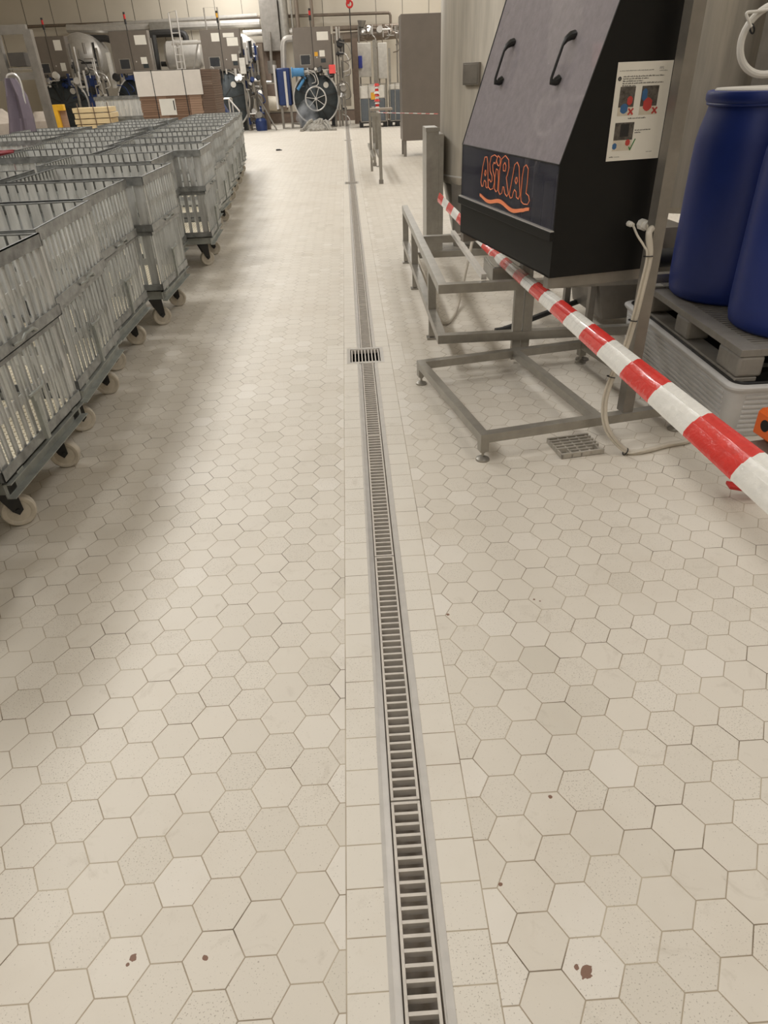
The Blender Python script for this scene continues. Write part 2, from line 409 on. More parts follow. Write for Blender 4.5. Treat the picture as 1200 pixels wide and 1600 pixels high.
for (a, b), lab in zip(gy, gul):
    t = thing('gully_grate', lab, 'grate', (.04, (a+b)/2, 0), 0, 'gully grates crossing the drain')
    h = (b-a)/2; wx = .116
    m = MB(); 
    for x0, x1, y0, y1 in ((-wx, -wx+.022, -h, h), (wx-.022, wx, -h, h), (-wx+.022, wx-.022, -h, -h+.022), (-wx+.022, wx-.022, h-.022, h)): m.box(x0, x1, y0, y1, -.03, .001)
    m.build('frame', 'bright', t, smooth=False)
    m = MB(); m.box(-wx, wx, -h, h, -.2, -.19); m.box(-wx, -wx+.004, -h, h, -.19, -.03); m.box(wx-.004, wx, -h, h, -.19, -.03); m.box(-wx, wx, -h, -h+.004, -.19, -.03); m.box(-wx, wx, h-.004, h, -.19, -.03); m.build('pit', 'void', t, smooth=False)
    m = MB()
    for i in range(9):
        xx = -.084+i*.021; m.box(xx-.0035, xx+.0035, -h+.03, h-.03, -.025, -.001)
    m.box(-.088, .088, -h+.026, -h+.032, -.025, -.001); m.box(-.088, .088, h-.032, h-.026, -.025, -.001)
    m.build('bars', 'grate', t, smooth=False)

# ------------------------------------------------------------------ slatted crate trolleys
CW, CD = .85, .79     # local: x from -CW to 0 (0 = aisle side), y 0..CD
def crate(t, name, z0, z1, inset):
    """a slatted box: rim, foot rail and folded slats on four sides"""
    m = MB(); x0, x1, y0, y1 = -CW+inset, -inset, inset, CD-inset
    # rim (angle iron turned outwards) and foot rail
    for zz, hh, out in ((z1, .050 if name == 'upper' else .03, .014), (z0+.045, .045, .012)):
        for a, b, c, d in ((x0-out, x1+out, y0-out, y0-out+.005), (x0-out, x1+out, y1+out-.005, y1+out), (x0-out, x0-out+.005, y0-out, y1+out), (x1+out-.005, x1+out, y0-out, y1+out)):
            m.box(a, b, c, d, zz-hh, zz)
        if zz == z1:
            m.box(x0-out, x1+out, y0-out, y0, zz-.004, zz); m.box(x0-out, x1+out, y1, y1+out, zz-.004, zz); m.box(x0-out, x0, y0, y1, zz-.004, zz); m.box(x1, x1+out, y0, y1, zz-.004, zz)
        else:
            m.box(x0-out, x1+out, y0-out, y0+.02, z0, z0+.004); m.box(x0-out, x1+out, y1-.02, y1+out, z0, z0+.004); m.box(x0-out, x0+.02, y0, y1, z0, z0+.004); m.box(x1-.02, x1+out, y0, y1, z0, z0+.004)
    m.build('rim', 'galv3', t, smooth=False)
    def slat(mm, px, py, ax, nrm, w):
        # folded slat: flat inside face, two flanges turned outwards
        zt, zb = z1-.006, z0+.006
        def bx(u0, u1, n0, n1):
            if ax == 'x': mm.box(px+u0, px+u1, min(py+nrm*n0, py+nrm*n1), max(py+nrm*n0, py+nrm*n1), zb, zt)
            else: mm.box(min(px+nrm*n0, px+nrm*n1), max(px+nrm*n0, px+nrm*n1), py+u0, py+u1, zb, zt)
        bx(-w/2, w/2, -.0015, 0); bx(-w/2, -w/2+.0015, 0, .006); bx(w/2-.0015, w/2, 0, .006)
    sides = {'front': MB(), 'back': MB(), 'aisle': MB(), 'far': MB()}
    nx, ny = (14, 13) if name == 'upper' else (12, 13); wsl = .037 if name == 'upper' else .028
    for i in range(nx):
        px = x0+(x1-x0)*(i+.5)/nx; w = (wsl if name == 'lower' else .047) if i not in (0, nx-1) else .056
        slat(sides['front'], px, y0, 'x', -1, w); slat(sides['back'], px, y1, 'x', 1, w)
    for i in range(ny):
        py = y0+(y1-y0)*(i+.5)/ny; w = (.031 if name == 'upper' else .026) if i not in (0, ny-1) else .050
        slat(sides['aisle'], x1, py, 'y', 1, w); slat(sides['far'], x0, py, 'y', -1, w)
    zc = (z0+z1)/2
    # inner cross strap
    sides['front'].box(x0, x1, y0+.001, y0+.004, zc-.02, zc+.02); sides['back'].box(x0, x1, y1-.004, y1-.001, zc-.02, zc+.02)
    sides['aisle'].box(x1-.004, x1-.001, y0, y1, zc-.02, zc+.02); sides['far'].box(x0+.001, x0+.004, y0, y1, zc-.02, zc+.02)
    for k_, mm in sides.items(): mm.build('side_panel', 'galv', t, smooth=False)
def make_cart():
    t = thing('crate_trolley', '', 'trolley', (0, 0, 0), 0, 'slatted steel crate trolleys')
    crate(t, 'lower', .285, .675, .022); crate(t, 'upper', .670, 1.0, .006)
    # perforated base tray inside the lower crate
    m = MB(); m.box(-CW+.03, -.03, .03, CD-.03, .292, .300)
    m.build('base_tray', M['perf'], t, smooth=False)
    # locking rail between crates with handle, and latch
    m = MB()
    for y0 in (.34,):
        m.tube([(.008, y0, .69), (.034, y0+.02, .70), (.036, y0+.05, .715), (.036, y0+.12, .715), (.034, y0+.15, .70), (.008, y0+.17, .69)], .006, 8)
    m.build('handle', 'galv2', t)
    m = MB(); m.box(.004, .02, .34, .365, .30, .50); m.box(.02, .024, .325, .38, .47, .50); m.tube([(.02, .30, .50), (.03, .33, .505), (.03, .40, .505), (.02, .43, .51)], .006, 8)
    m.build('latch', 'galv2', t)
    # dolly frame
    m = MB(); zt = .275
    for yy in (.07, CD-.07):
        m.box(-CW+.03, -.03, yy-.03, yy+.03, zt-.055, zt)
    for xx in (-CW+.02, -.03):
        m.box(xx-.004, xx+.03, .02, CD-.02, zt-.062, zt-.058); m.box(xx-.004, xx, .02, CD-.02, zt-.062, zt); m.box(xx-.004, xx+.03, .02, CD-.02, zt-.004, zt)
    for xx in (-CW+.05, -.06):
        for yy in (.1, CD-.14): m.box(xx-.02, xx+.05, yy, yy+.05, zt, zt+.016)
    m.build('dolly_frame', 'galv2', t, smooth=False)
    # casters: fork + wheel
    for (x, y, a) in ((-.14, .17, .5), (-.14, .66, .2), (-CW+.14, .17, -.4), (-CW+.14, .66, .9)):
        T = Matrix.Translation((x, y, 0)) @ Matrix.Rotation(a, 4, 'Z')
        m = MB(); m.T = T; m.cyl((0, 0, .20), (0, 0, .222), .045, k=16); m.box(-.05, .05, -.04, .04, .215, .224)
        for s in (-1, 1):
            m.prism([(-.045, .2), (.045, .2), (.02+.03, .075), (.03, .055), (.01, .075)], s*.026-.0025, s*.026+.0025, lambda u, v, q: (u, q, v))
        m.cyl((.03, -.034, .075), (.03, .034, .075), .01, k=10)
        c = m.build('caster_fork', 'dark', t)
        m = MB(); m.T = T
        m.lathe([(.018, -.02), (.044, -.018), (.049, -.021), (.061, -.021), (.066, -.015), (.066, .015), (.061, .021), (.049, .021), (.044, .018), (.018, .02)], (.03, 0, .066), 28, 0, 'y')
        m.build('wheel', 'wheel', c)
    return t
def perf_mat():
    m, nt, b = newmat('perforated_tray'); x, y, z, g = sep(nt)
    tc = nt.nodes.new('ShaderNodeTexCoord'); sx = nt.nodes.new('ShaderNodeSeparateXYZ'); nt.links.new(tc.outputs['Object'], sx.inputs[0])
    X = V(nt, sx.outputs[0]); Y = V(nt, sx.outputs[1]); p = .022
    dx = X-(X/p).rnd()*p; dy = Y-(Y/p).rnd()*p
    hole = (dx*dx+dy*dy).lt(.006**2)
    nt.links.new(mixc(nt, hole, L((224, 214, 190)), L((160, 146, 118))), b.inputs['Base Color']); b.inputs['Roughness'].default_value = .5
    return m
M['perf'] = perf_mat()
c1 = [(-1.40, .35, 0), (-1.36, 1.33, .01), (-1.301, 2.17, -.036), (-1.317, 3.05, .032), (-1.398, 3.905, -.008), (-1.315, 4.81, -.023), (-1.502, 5.83, .0), (-1.285, 6.68, .04),
      (-1.45, 7.7, .02), (-1.50, 8.62, -.01), (-1.58, 9.55, .02), (-1.66, 10.5, 0), (-1.72, 11.4, .02), (-1.80, 12.3, -.02), (-1.87, 13.2, 0), (-1.93, 14.05, .02)]
c2 = [(-2.27, 4.76, .01), (-2.23, 6.70, .0), (-2.36, 7.54, .01), (-2.47, 8.37, -.01), (-2.56, 9.22, .01), (-2.75, 10.06, -.01), (-2.68, 10.92, .01), (-2.86, 11.8, 0), (-2.85, 12.7, .02)]
c3 = [(-3.16, 5.83, .0), (-3.50, 9.0, .0), (-3.66, 9.95, -.01), (-3.76, 10.9, .01)]
first = None
def placec(x, y, a, label):
    global first
    if first is None:
        first = make_cart(); first.location = (x, y, 0); first.rotation_euler = (0, 0, a); first['label'] = label
    else: dup(first, (x, y, 0), a, label)
vis1 = ['nearest', 'second', 'third', 'fourth', 'fifth', 'sixth', 'seventh', 'eighth', 'ninth', 'tenth', 'eleventh', 'twelfth', 'thirteenth', 'fourteenth', 'fifteenth', 'sixteenth']
names1 = {6: 'set back behind the others', 7: 'with its front end showing over the aisle'}
for i, (x, y, a) in enumerate(c1[1:]):
    lab = 'slatted galvanised crate trolley, %s from the camera in the row along the aisle' % vis1[i]
    placec(x, y, a, lab)
for i, (x, y, a) in enumerate(sorted(c2, key=lambda q: q[1])):
    placec(x, y, a, 'slatted galvanised crate trolley in the second row from the aisle, %s from the camera' % vis1[i])
for i, (x, y, a) in enumerate(c3):
    placec(x, y, a, 'slatted galvanised crate trolley in the third row from the aisle, %s from the camera' % vis1[i])

# ------------------------------------------------------------------ black guard box on its stand (local frame: a = depth, b = width)
ANG = math.radians(11.5); O = (.806, 2.83, 0)
t = thing('dosing_cabinet', 'black machine cabinet with sloping smoky front window and orange lettering', 'machine', O, ANG)
Wd, Dp, Zb, Zl, Zf, K = 1.08, .43, .755, .936, 1.175, .34   # K: slope inset per metre of height
Zt = 2.25; at_top = K*(Zt-Zf)
m = MB()   # side panels with the slanted outline
prof = [(0, Zb), (Dp, Zb), (Dp, Zt), (at_top, Zt), (0, Zf)]
m.prism(prof, 0, .006, lambda u, v, q: (u, q, v)); m.build('side_panel', 'blackm', t, smooth=False)
m = MB(); m.prism(prof, Wd-.006, Wd, lambda u, v, q: (u, q, v)); m.build('side_panel', 'blackm', t, smooth=False)
m = MB(); m.box(0, .006, .006, Wd-.006, Zb, Zl-.03); m.box(0, Dp, .006, Wd-.006, Zb, Zb+.006); m.box(Dp-.006, Dp, .006, Wd-.006, Zb+.006, Zt-.006); m.box(at_top, Dp, .006, Wd-.006, Zt-.006, Zt); m.box(.006, .1, .0065, Wd-.0065, Zl-.05, Zl-.045)
m.build('back_and_base', 'blackm', t, smooth=False)
m = MB(); m.box(-.016, .004, -.004, Wd+.004, Zl-.036, Zl-.001); m.build('front_ledge', 'blackm', t, bevel=.002)
m = MB(); m.box(-.014, .002, 0, Wd, Zl-.001, Zl+.003); m.build('ledge_seal', 'bright', t)
m = MB(); m.box(0, .005, .008, Wd-.008, Zl+.004, Zf-.001); m.build('lower_window', 'poly2', t, smooth=False)
m = MB(); m.add([(0, .008, Zf), (0, Wd-.008, Zf), (at_top, Wd-.008, Zt), (at_top, .008, Zt), (.005, .008, Zf), (.005, Wd-.008, Zf), (at_top+.005, Wd-.008, Zt), (at_top+.005, .008, Zt)], [(0, 1, 2, 3), (7, 6, 5, 4), (0, 4, 5, 1), (1, 5, 6, 2), (2, 6, 7, 3), (3, 7, 4, 0)])
m.build('sloping_window', 'poly', t, smooth=False)
m = MB(); m.tube([(-.001, .004, Zf), (-.001, Wd-.004, Zf)], .0025, 6); m.tube([(0, Wd-.003, Zf), (at_top, Wd-.003, Zt)], .003, 6); m.tube([(0, .003, Zf), (at_top, .003, Zt)], .003, 6)
m.build('edge_trim', 'dark', t)
# what stands inside: pump hoses and white fittings
m = MB()
m.torus((.11, .33, 1.33), (1, .2, -.34), .085, .014, 28, 8); m.tube([(.2, .45, 1.28), (.2, .55, 1.22), (.2, .62, 1.1), (.2, .62, .97)], .012, 8)
m.tube([(.26, .85, .8), (.26, .85, 1.25), (.26, .75, 1.35), (.26, .3, 1.38)], .014, 8)
m.build('inner_hose', 'white', t)
m = MB()
for i in range(9): m.cyl((.18, .1+i*.11, .8), (.18, .1+i*.11, 1.06+(i % 3)*.02), .022, k=12)
m.box(.12, .3, .06, 1.0, .78, .8); m.build('inner_pump_row', 'steel_d', t)
m = MB(); m.box(.27, .275, .45, .75, 1.5, 1.85); m.box(.2, .205, .14, .21, 1.48, 1.56, 1); m.build('inner_notice', ['paper', 'redpink'], t)
# handles on the sloping window
for b in (.82, .25):
    m = MB()
    def sp(q, off): return Vector((K*(q-Zf)-off*.947, 0, q-off*.32))
    p0, p1 = sp(1.45, 0), sp(1.59, 0)
    pts = [sp(1.45, 0), sp(1.447, .02), sp(1.452, .038), sp(1.468, .045), sp(1.572, .045), sp(1.588, .038), sp(1.593, .02), sp(1.59, 0)]
    m.tube([(p.x, b, p.z) for p in pts], [.016, .015, .011, .0055, .0055, .011, .015, .016], 10)
    m.build('handle', 'black', t)
# lettering: outlined shapes as in the photo, drawn as tubes (u along the front left->right, v up)
def lp(u, v): return (-.0015, .80-u*.56, .975+v*.185-.012)
def stroke(m, pts, r=.0032, close=True):
    P_ = [lp(*p) for p in pts]
    if close: P_ = P_+[P_[0]]
    for a, b in zip(P_[:-1], P_[1:]): m.bar(a, b, .0018, r*1.25, up=(0, .3, 1)) if False else m.tube([a, b], r*.62, 6)
letters = [
 # A
 [[(.0, .28), (.03, .68), (.07, .93), (.115, .95), (.14, .8), (.155, .5), (.17, .25), (.15, .18), (.12, .2), (.115, .32), (.085, .36), (.065, .3), (.055, .2), (.025, .18)], [(.085, .6), (.075, .52), (.095, .47), (.11, .54), (.1, .62)]],
 # S
 [[(.33, .92), (.34, 1.0), (.28, 1.04), (.21, .98), (.185, .8), (.2, .62), (.245, .52), (.25, .4), (.225, .36), (.19, .42), (.165, .36), (.175, .22), (.22, .17), (.28, .22), (.305, .38), (.3, .52), (.26, .66), (.25, .78), (.275, .86), (.3, .83)]],
 # i
 [[(.33, .72), (.365, .7), (.385, .5), (.38, .22), (.345, .16), (.315, .22), (.31, .5)], [(.35, .82), (.325, .92), (.355, 1.04), (.4, 1.0), (.405, .88), (.38, .8)]],
 # R
 [[(.40, .2), (.40, .7), (.43, .98), (.5, 1.08), (.57, 1.0), (.585, .82), (.565, .66), (.545, .58), (.575, .38), (.605, .22), (.575, .14), (.53, .2), (.505, .34), (.485, .34), (.47, .18), (.43, .13)], [(.47, .85), (.475, .72), (.515, .72), (.525, .85), (.5, .92)]],
 # A
 [[(.62, .2), (.66, .6), (.69, .92), (.735, .99), (.775, .9), (.8, .55), (.825, .28), (.8, .17), (.76, .2), (.75, .32), (.715, .36), (.695, .28), (.68, .16), (.645, .13)], [(.73, .64), (.715, .56), (.74, .5), (.76, .57), (.748, .65)]],
 # L
 [[(.84, .25), (.845, .7), (.86, .92), (.9, .98), (.94, .9), (.94, .6), (.93, .36), (.98, .32), (1.0, .22), (.97, .12), (.9, .1), (.855, .14)]],
]
for lt in letters:
    m = MB()
    for st in lt: stroke(m, [(u, v*.93+.1-.0*u) for u, v in st])
    m.build('letter', 'logo', t)
m = MB(); n = 40; vs = []; 
for i in range(n+1):
    u = -.01+i/n*1.02; v = .02+.05*math.sin(i/n*PI*4+2.3) ; th = .035+.012*math.sin(i/n*PI)
    if i > n-4: v += (i-n+4)*.018
    vs += [lp(u, v-th), lp(u, v+th)]
m.add([(-.0035, p[1], p[2]) for p in vs], [(2*i, 2*i+1, 2*i+3, 2*i+2) for i in range(n)])
m.add([(.0005, p[1], p[2]) for p in vs], [(2*i, 2*i+1, 2*i+3, 2*i+2) for i in range(n)])
m.build('wave_mark', 'logo', t, smooth=False)
# cable glands
m = MB(); m.cyl((.392, 0, .935), (.392, -.03, .935), .022, k=8); m.cyl((.392, -.03, .935), (.392, -.05, .935), .017, k=16)
m.cyl((.332, 0, .942), (.332, -.02, .942), .011, k=8); m.cyl((.332, -.02, .942), (.332, -.034, .942), .008, k=12); m.build('cable_gland', 'white', t)

def txt(body, size, loc, rot, parent, mt='ink', name='lettering', align='LEFT', ext=.0002, xs=1.):
    c = bpy.data.curves.new(name, 'FONT'); c.body = body; c.size = size; c.extrude = ext; c.align_x = align; c.resolution_u = 2
    o = bpy.data.objects.new(name, c); COL.objects.link(o); dg = bpy.context.evaluated_depsgraph_get()
    me = bpy.data.meshes.new_from_object(o.evaluated_get(dg)); bpy.data.objects.remove(o)
    me.materials.clear(); me.materials.append(M[mt])
    o = bpy.data.objects.new(name, me); COL.objects.link(o); o.parent = parent; o.location = loc; o.rotation_euler = rot; o.scale = (xs, 1, 1)
    return o
# instruction sheet taped to the black side
sh = thing('instruction_sheet', 'white printed instruction sheet with three small photographs on black side panel', 'sheet', Vector(O)+Matrix.Rotation(ANG, 3, 'Z') @ Vector((.191, -.001, 1.176)), ANG)
SW, SH = .226, .319
m = MB(); m.box(0, SW, -.0008, 0, 0, SH); m.build('paper', 'paper', sh, smooth=False)
def pic(x0, x1, z0, z1, kind):
    m = MB(); m.box(x0, x1, -.0012, -.0008, z0, z1, 0)
    def blob(cx, cz, rx, rz, mi):
        m.prism([(cx+rx*math.cos(i*PI/6)*(1 if i % 2 else .85), cz+rz*math.sin(i*PI/6)) for i in range(12)], -.0014, -.0012, lambda u, v, q: (u, q, v), mi)
    w_, h_ = x1-x0, z1-z0
    if kind == 0:
        m.box(x0, x1, -.0013, -.0012, z0, z0+h_*.3, 3); blob(x0+w_*.4, z0+h_*.25, w_*.28, h_*.18, 1); blob(x0+w_*.72, z0+h_*.52, w_*.2, h_*.16, 2)
    if kind == 1:
        m.box(x0, x1, -.0013, -.0012, z0, z0+h_*.3, 3); blob(x0+w_*.45, z0+h_*.36, w_*.3, h_*.24, 2); blob(x0+w_*.2, z0+h_*.7, w_*.18, h_*.22, 1)
    if kind == 2:
        m.box(x0, x1, -.0013, -.0012, z0, z0+h_*.38, 3); m.box(x0+w_*.3, x0+w_*.75, -.0014, -.0013, z0+h_*.5, z0+h_*.95, 4); blob(x0+w_*.1, z0+h_*.17, w_*.13, h_*.12, 1); blob(x0+w_*.78, z0+h_*.28, w_*.14, h_*.12, 2)
    m.build('photo_print', ['photo_d', 'photo_b', 'photo_r', 'cream', 'ink'], sh, smooth=False)
pic(.022, .085, .150, .243, 0); pic(.112, .182, .150, .243, 1); pic(.020, .100, .034, .128, 2)
m = MB()
for cx, cz in ((.076, .163), (.176, .163)):
    for s in (-1, 1): m.bar((cx-.010, -.002, cz-.010*s), (cx+.010, -.002, cz+.010*s), .006, .0006, up=(0, 1, 0))
m.build('cross_mark', 'photo_r', sh, smooth=False)
m = MB(); m.bar((.090, -.002, .046), (.096, -.002, .034), .004, .0006, up=(0, 1, 0)); m.bar((.095, -.002, .034), (.113, -.002, .072), .004, .0006, up=(0, 1, 0)); m.build('tick_mark', 'green', sh, smooth=False)
RX = (PI/2, 0, 0)
txt('FPS', .012, (.172, -.0009, .293), RX, sh, 'inkg')
m = MB(); m.cyl((.014, -.0016, .268), (.014, -.0008, .268), .007, k=20); m.build('info_mark', 'ink', sh); txt('i', .011, (.0125, -.0018, .2645), RX, sh, 'paper')
# small print, too fine to read in the photograph: rows of short word marks
def print_row(x0, x1, z, h, mt, seed):
    rr = random.Random(seed); m = MB(); x = x0
    while x < x1:
        w_ = min(rr.uniform(.005, .017), x1-x)
        q = x
        while q < x+w_: hh = h*rr.choice((.62, .62, 1.)); m.box(q, min(q+h*.42, x+w_), -.0012, -.0008, z, z+hh); q += h*.62
        x += w_+h*.6
    m.build('small_print', mt, sh, smooth=False)
print_row(.010, .150, .291, .0028, 'inkg', 1); print_row(.172, .206, .288, .0022, 'inkg', 2)
for i, x1 in enumerate((.196, .132, .110, .196, .082)): print_row(.028, x1, .2725-i*.0072, .0042, 'ink', 10+i)
print_row(.070, .145, .139, .0042, 'ink', 20); print_row(.106, .172, .099, .0040, 'ink', 21); print_row(.106, .134, .091, .0040, 'ink', 22)
print_row(.012, .031, .012, .0045, 'ink', 23); print_row(.034, .055, .012, .0030, 'inkg', 24); print_row(.168, .192, .024, .0030, 'inkg', 25)

# stand of the cabinet: low foot frame + post
def foot(m, x, y, ztop, r=.032):
    m.cyl((x, y, 0), (x, y, .008), r, r*.95, 20); m.cyl((x, y, .008), (x, y, .018), r*.9, r*.35, 20); m.cyl((x, y, .018), (x, y, ztop), .006, k=10)
t = thing('foot_frame', 'low stainless square-tube floor frame with disc feet in front of the black cabinet', 'frame', O, ANG)
zt = .135; hh = .042
m = MB()
m.box(-.315, -.275, -.115, .875, zt-hh, zt); m.box(-.275, .76, -.115, -.073, zt-hh, zt); m.box(-.275, .72, .833, .875, zt-hh, zt); m.box(.25, .29, -.073, .833, zt-hh, zt)
m.box(.68, .72, -.073, .833, zt-hh, zt)
m.build('tube_frame', 'steel', t, smooth=False)
m = MB(); m.box(.385, .437, -.105, -.053, zt, 2.2); m.build('upright', 'steel_d', t, smooth=False)
for (x, y) in ((-.295, -.094), (-.295, .854), (.69, -.094), (.70, .854)):
    m = MB(); m.box(x-.02, x+.02, y-.02, y+.02, zt-hh-.045, zt-hh); m.cyl((x, y, zt-hh-.055), (x, y, zt-hh-.045), .012, k=12); foot(m, x, y, zt-hh-.045); m.build('levelling_foot', ['steel'], t)
m = MB(); m.box(0, .385, -.002+.01, .05, Zb-.045, Zb-.002); m.box(0, .385, 1.03, 1.07, Zb-.045, Zb-.002); m.box(.10, .14, .05, 1.03, Zb-.045, Zb-.002); m.box(.385, .43, -.002+.01, 1.07, Zb-.045, Zb-.002)
m.box(.385, .43, 1.07, 1.12, .0, Zb-.002)
m.build('cabinet_rail', 'steel_d', t, smooth=False)

# long stainless frame running down the hall
t = thing('tube_rack', 'long two-rail stainless square-tube rack standing beside the drain', 'rack', (.467, 3.83, 0))
m = MB()
for z in (.49, .20):
    m.box(0, .05, 0, 2.78, z-.05, z); m.box(.05, 1.45, 0, .05, z-.05, z)
    m.box(.05, 1.45, 1.35, 1.40, z-.05, z) if z > .3 else m.box(.05, 1.45, 2.2, 2.25, z-.05, z)
m.build('rail', 'steel', t, smooth=False)
for y in (.55, 1.8, 2.72):
    m = MB(); m.box(.0, .05, y-.02, y+.03, .2, .44); m.box(.005, .045, y-.015, y+.025, .02, .15); m.box(-.008, .058, y-.03, y+.035, 0, .012); m.box(.01, .04, y-.01, y+.02, .012, .02); m.build('leg', 'steel', t, smooth=False)
for x in (.50, .44):
    m = MB(); m.box(x, x+.05, .005, .045, .2, .44); m.box(x, x+.05, .005+(.03 if x > .45 else 0), .045+(.03 if x > .45 else 0), .03, .15); m.build('leg', 'steel', t, smooth=False)
for x in (.86, 1.3):
    m = MB(); m.box(x, x+.04, .005, .045, .06, .15); foot(m, x+.02, .025, .06, .04); m.build('levelling_foot', 'steel_d', t)
# flat steel boxes carried on the rack
m = MB(); m.box(0, .22, 0, .34, 0, .10); m.box(.01, .21, .01, .33, .10, .104)
tag(m.build('steel_box', 'steel', None, bevel=.004), 'closed flat stainless box on the rack, the farther of two', 'box', 'flat stainless boxes on the rack').location = (.86, 4.35+.88, .44)
m = MB(); m.box(0, .24, 0, .30, 0, .09); m.box(.01, .23, .01, .29, .09, .094)
tag(m.build('steel_box', 'steel', None, bevel=.004), 'closed flat stainless box on the rack, the nearer of two', 'box', 'flat stainless boxes on the rack').location = (.80, 3.98, .44)
m = MB(); m.box(0, .03, 0, 1.3, 0, .03)
tag(m.build('perforated_rail', 'bright', None), 'narrow drilled steel rail lying between rack bars beside the flat boxes', 'rail').location = (.72, 3.9, .44+.05)

# process tank
t = thing('process_tank', 'tall streaked stainless tank behind the black cabinet', 'tank', (1.55, 7.25, 0))
R_ = .66
m = MB(); m.lathe([(R_-.05, .585), (R_-.02, .60), (R_, .64), (R_+.006, .665), (R_, .675), (R_, 4.2)], (0, 0, 0), 72); m.build('shell', 'tank', t)
m = MB(); m.torus((0, 0, .668), (0, 0, 1), R_+.002, .008, 72, 8); m.build('weld_ring', 'bright', t)
m = MB(); m.lathe([(R_-.13, .14), (R_-.03, .59)], (0, 0, 0), 56); m.build('skirt', 'steel', t)
for a in (-2.55, -1.2, .6, 2.2):
    c, s = math.cos(a), math.sin(a); m = MB(); T = Matrix.Rotation(a, 4, 'Z'); m.T = T
    m.prism([(-.10, .62), (.10, .62), (.055, .06), (-.055, .06)], R_-.035, R_-.02, lambda u, v, q: (q, u, v)); m.box(R_-.14, R_-.02, -.05, .05, .05, .06)
    m.T = T; m.cyl((R_-.09, 0, 0), (R_-.09, 0, .012), .06, .055, 20); m.cyl((R_-.09, 0, .012), (R_-.09, 0, .055), .014, k=10)
    m.build('leg', 'steel_d', t)
a = math.atan2(6.75-7.25, 1.09-1.55); 
m = MB(); m.T = Matrix.Rotation(a, 4, 'Z'); m.box(R_-.002, R_+.03, -.085, .075, 1.39, 1.55); m.box(R_+.03, R_+.034, -.075, .065, 1.40, 1.54); m.build('junction_box', 'steel_d', t, bevel=.003)
# slim upright stainless box beside it
m = MB(); m.box(0, .115, 0, .35, .0, 1.07); m.box(.115, .16, .0, .36, .0, 1.02)
m.box(-.004, .119, -.004, .0, 1.04, 1.075); 
tag(m.build('upright_duct', 'steel', None, bevel=.004), 'slim upright stainless box standing left of the streaked tank', 'duct').location = (.725, 6.95, 0)
t = thing('process_tank', 'grey-brown tank standing behind the blue barrels', 'tank', (2.75, 6.0, 0))
m = MB(); m.lathe([(.5, .5), (.62, .56), (.62, 4.2)], (0, 0, 0), 64); m.build('shell', 'tank', t)
for a in (-2.6, -1.2, .6, 2.2):
    m = MB(); m.T = Matrix.Rotation(a, 4, 'Z'); m.box(.45, .53, -.04, .04, 0, .54); m.build('leg', 'steel_d', t)
t = thing('steel_cabinet', 'tall grey stainless panel behind the barrels at right edge', 'cabinet', (2.72, 4.7, 0))
m = MB(); m.box(0, 1.1, 0, .5, .05, 2.4); m.build('body', 'steel_d', t, bevel=.004)
m = MB(); m.box(-.035, -.005, -.01, .02, 0, 2.4); m.build('edge_post', 'dark', t)
m = MB(); m.box(.05, .1, .05, .1, 0, .05); m.box(1.0, 1.05, .05, .1, 0, .05); m.box(.05, .1, .4, .45, 0, .05); m.box(1.0, 1.05, .4, .45, 0, .05); m.build('feet', 'dark', t)

# cabinet cables
def on_local(a, b, z): return Vector(O)+Matrix.Rotation(ANG, 3, 'Z') @ Vector((a, b, z))
def smooth_pts(P_, n=6):
    P_ = [Vector(p) for p in P_]; out = []
    for i in range(len(P_)-1):
        p0 = P_[max(i-1, 0)]; p1 = P_[i]; p2 = P_[i+1]; p3 = P_[min(i+2, len(P_)-1)]
        for k_ in range(n):
            u = k_/n; out.append(.5*((2*p1)+(p2-p0)*u+(2*p0-5*p1+4*p2-p3)*u*u+(3*p1-3*p2+p3-p0)*u**3))
    return out+[P_[-1]]
t = thing('cable_loom', 'grey cables looping from the black cabinet down to the floor', 'cable', (0, 0, 0))
path = [on_local(.392, -.05, .935), on_local(.402, -.075, .934), at(1014, 364, 2.79), at(1015, 400, 2.77), at(1005, 445, 2.755), at(991, 500, 2.745), at(975, 550, 2.735), at(957, 588, 2.72), at(945, 630, 2.70), at(950, 672, 2.67), Vector((1.19, 2.655, .016)), Vector((1.27, 2.655, .013)), Vector((1.40, 2.70, .013)), Vector((1.52, 2.74, .013)), Vector((1.585, 2.9, .013))]
m = MB(); m.tube(smooth_pts(path), .013, 10); m.build('cable', 'cable', t)
path2 = [p+Vector((-.016, -.012, .004)) for p in path]; path2[0] = on_local(.332, -.034, .942); path2[1] = on_local(.35, -.06, .93); path2[1] = at(996, 368, 2.80); path2[2] = at(1006, 384, 2.775)
m = MB(); m.tube(smooth_pts(path2), .0045, 8); m.build('cable', 'cable', t)
m = MB()
for i in (3, 5, 7, 10):
    p = path[i]; d = (path[i+1]-path[i-1]).normalized(); m.torus(p+Vector((-.008, -.004, 0)), d, .017, .0025, 16, 6)
m.build('cable_tie', 'black', t)
# hose looping under the rack
m = MB(); m.tube(smooth_pts([(1.0, 5.9, .30), (.86, 5.4, .12), (.74, 4.95, .02), (.64, 4.66, .014), (.59, 4.72, .016), (.585, 5.0, .05), (.56, 5.35, .12), (.53, 5.9, .22), (.525, 6.3, .24)]), .012, 10)
tag(m.build('hose', 'cable', None), 'grey hose looping on the floor under the tube rack', 'hose')
# grey flexible bar under the rack (spanner-like lever)
m = MB(); m.tube(smooth_pts([(.93, 4.44, .012), (1.0, 4.455, .016), (1.12, 4.49, .04), (1.35, 4.60, .075), (1.7, 4.8, .11), (1.9, 4.9, .13)]), [.018]*6+[.02]*25, 8)
tag(m.build('floor_pipe', 'dark', None), 'dark open-ended pipe lying sloped on the floor behind the cabinet legs', 'pipe')
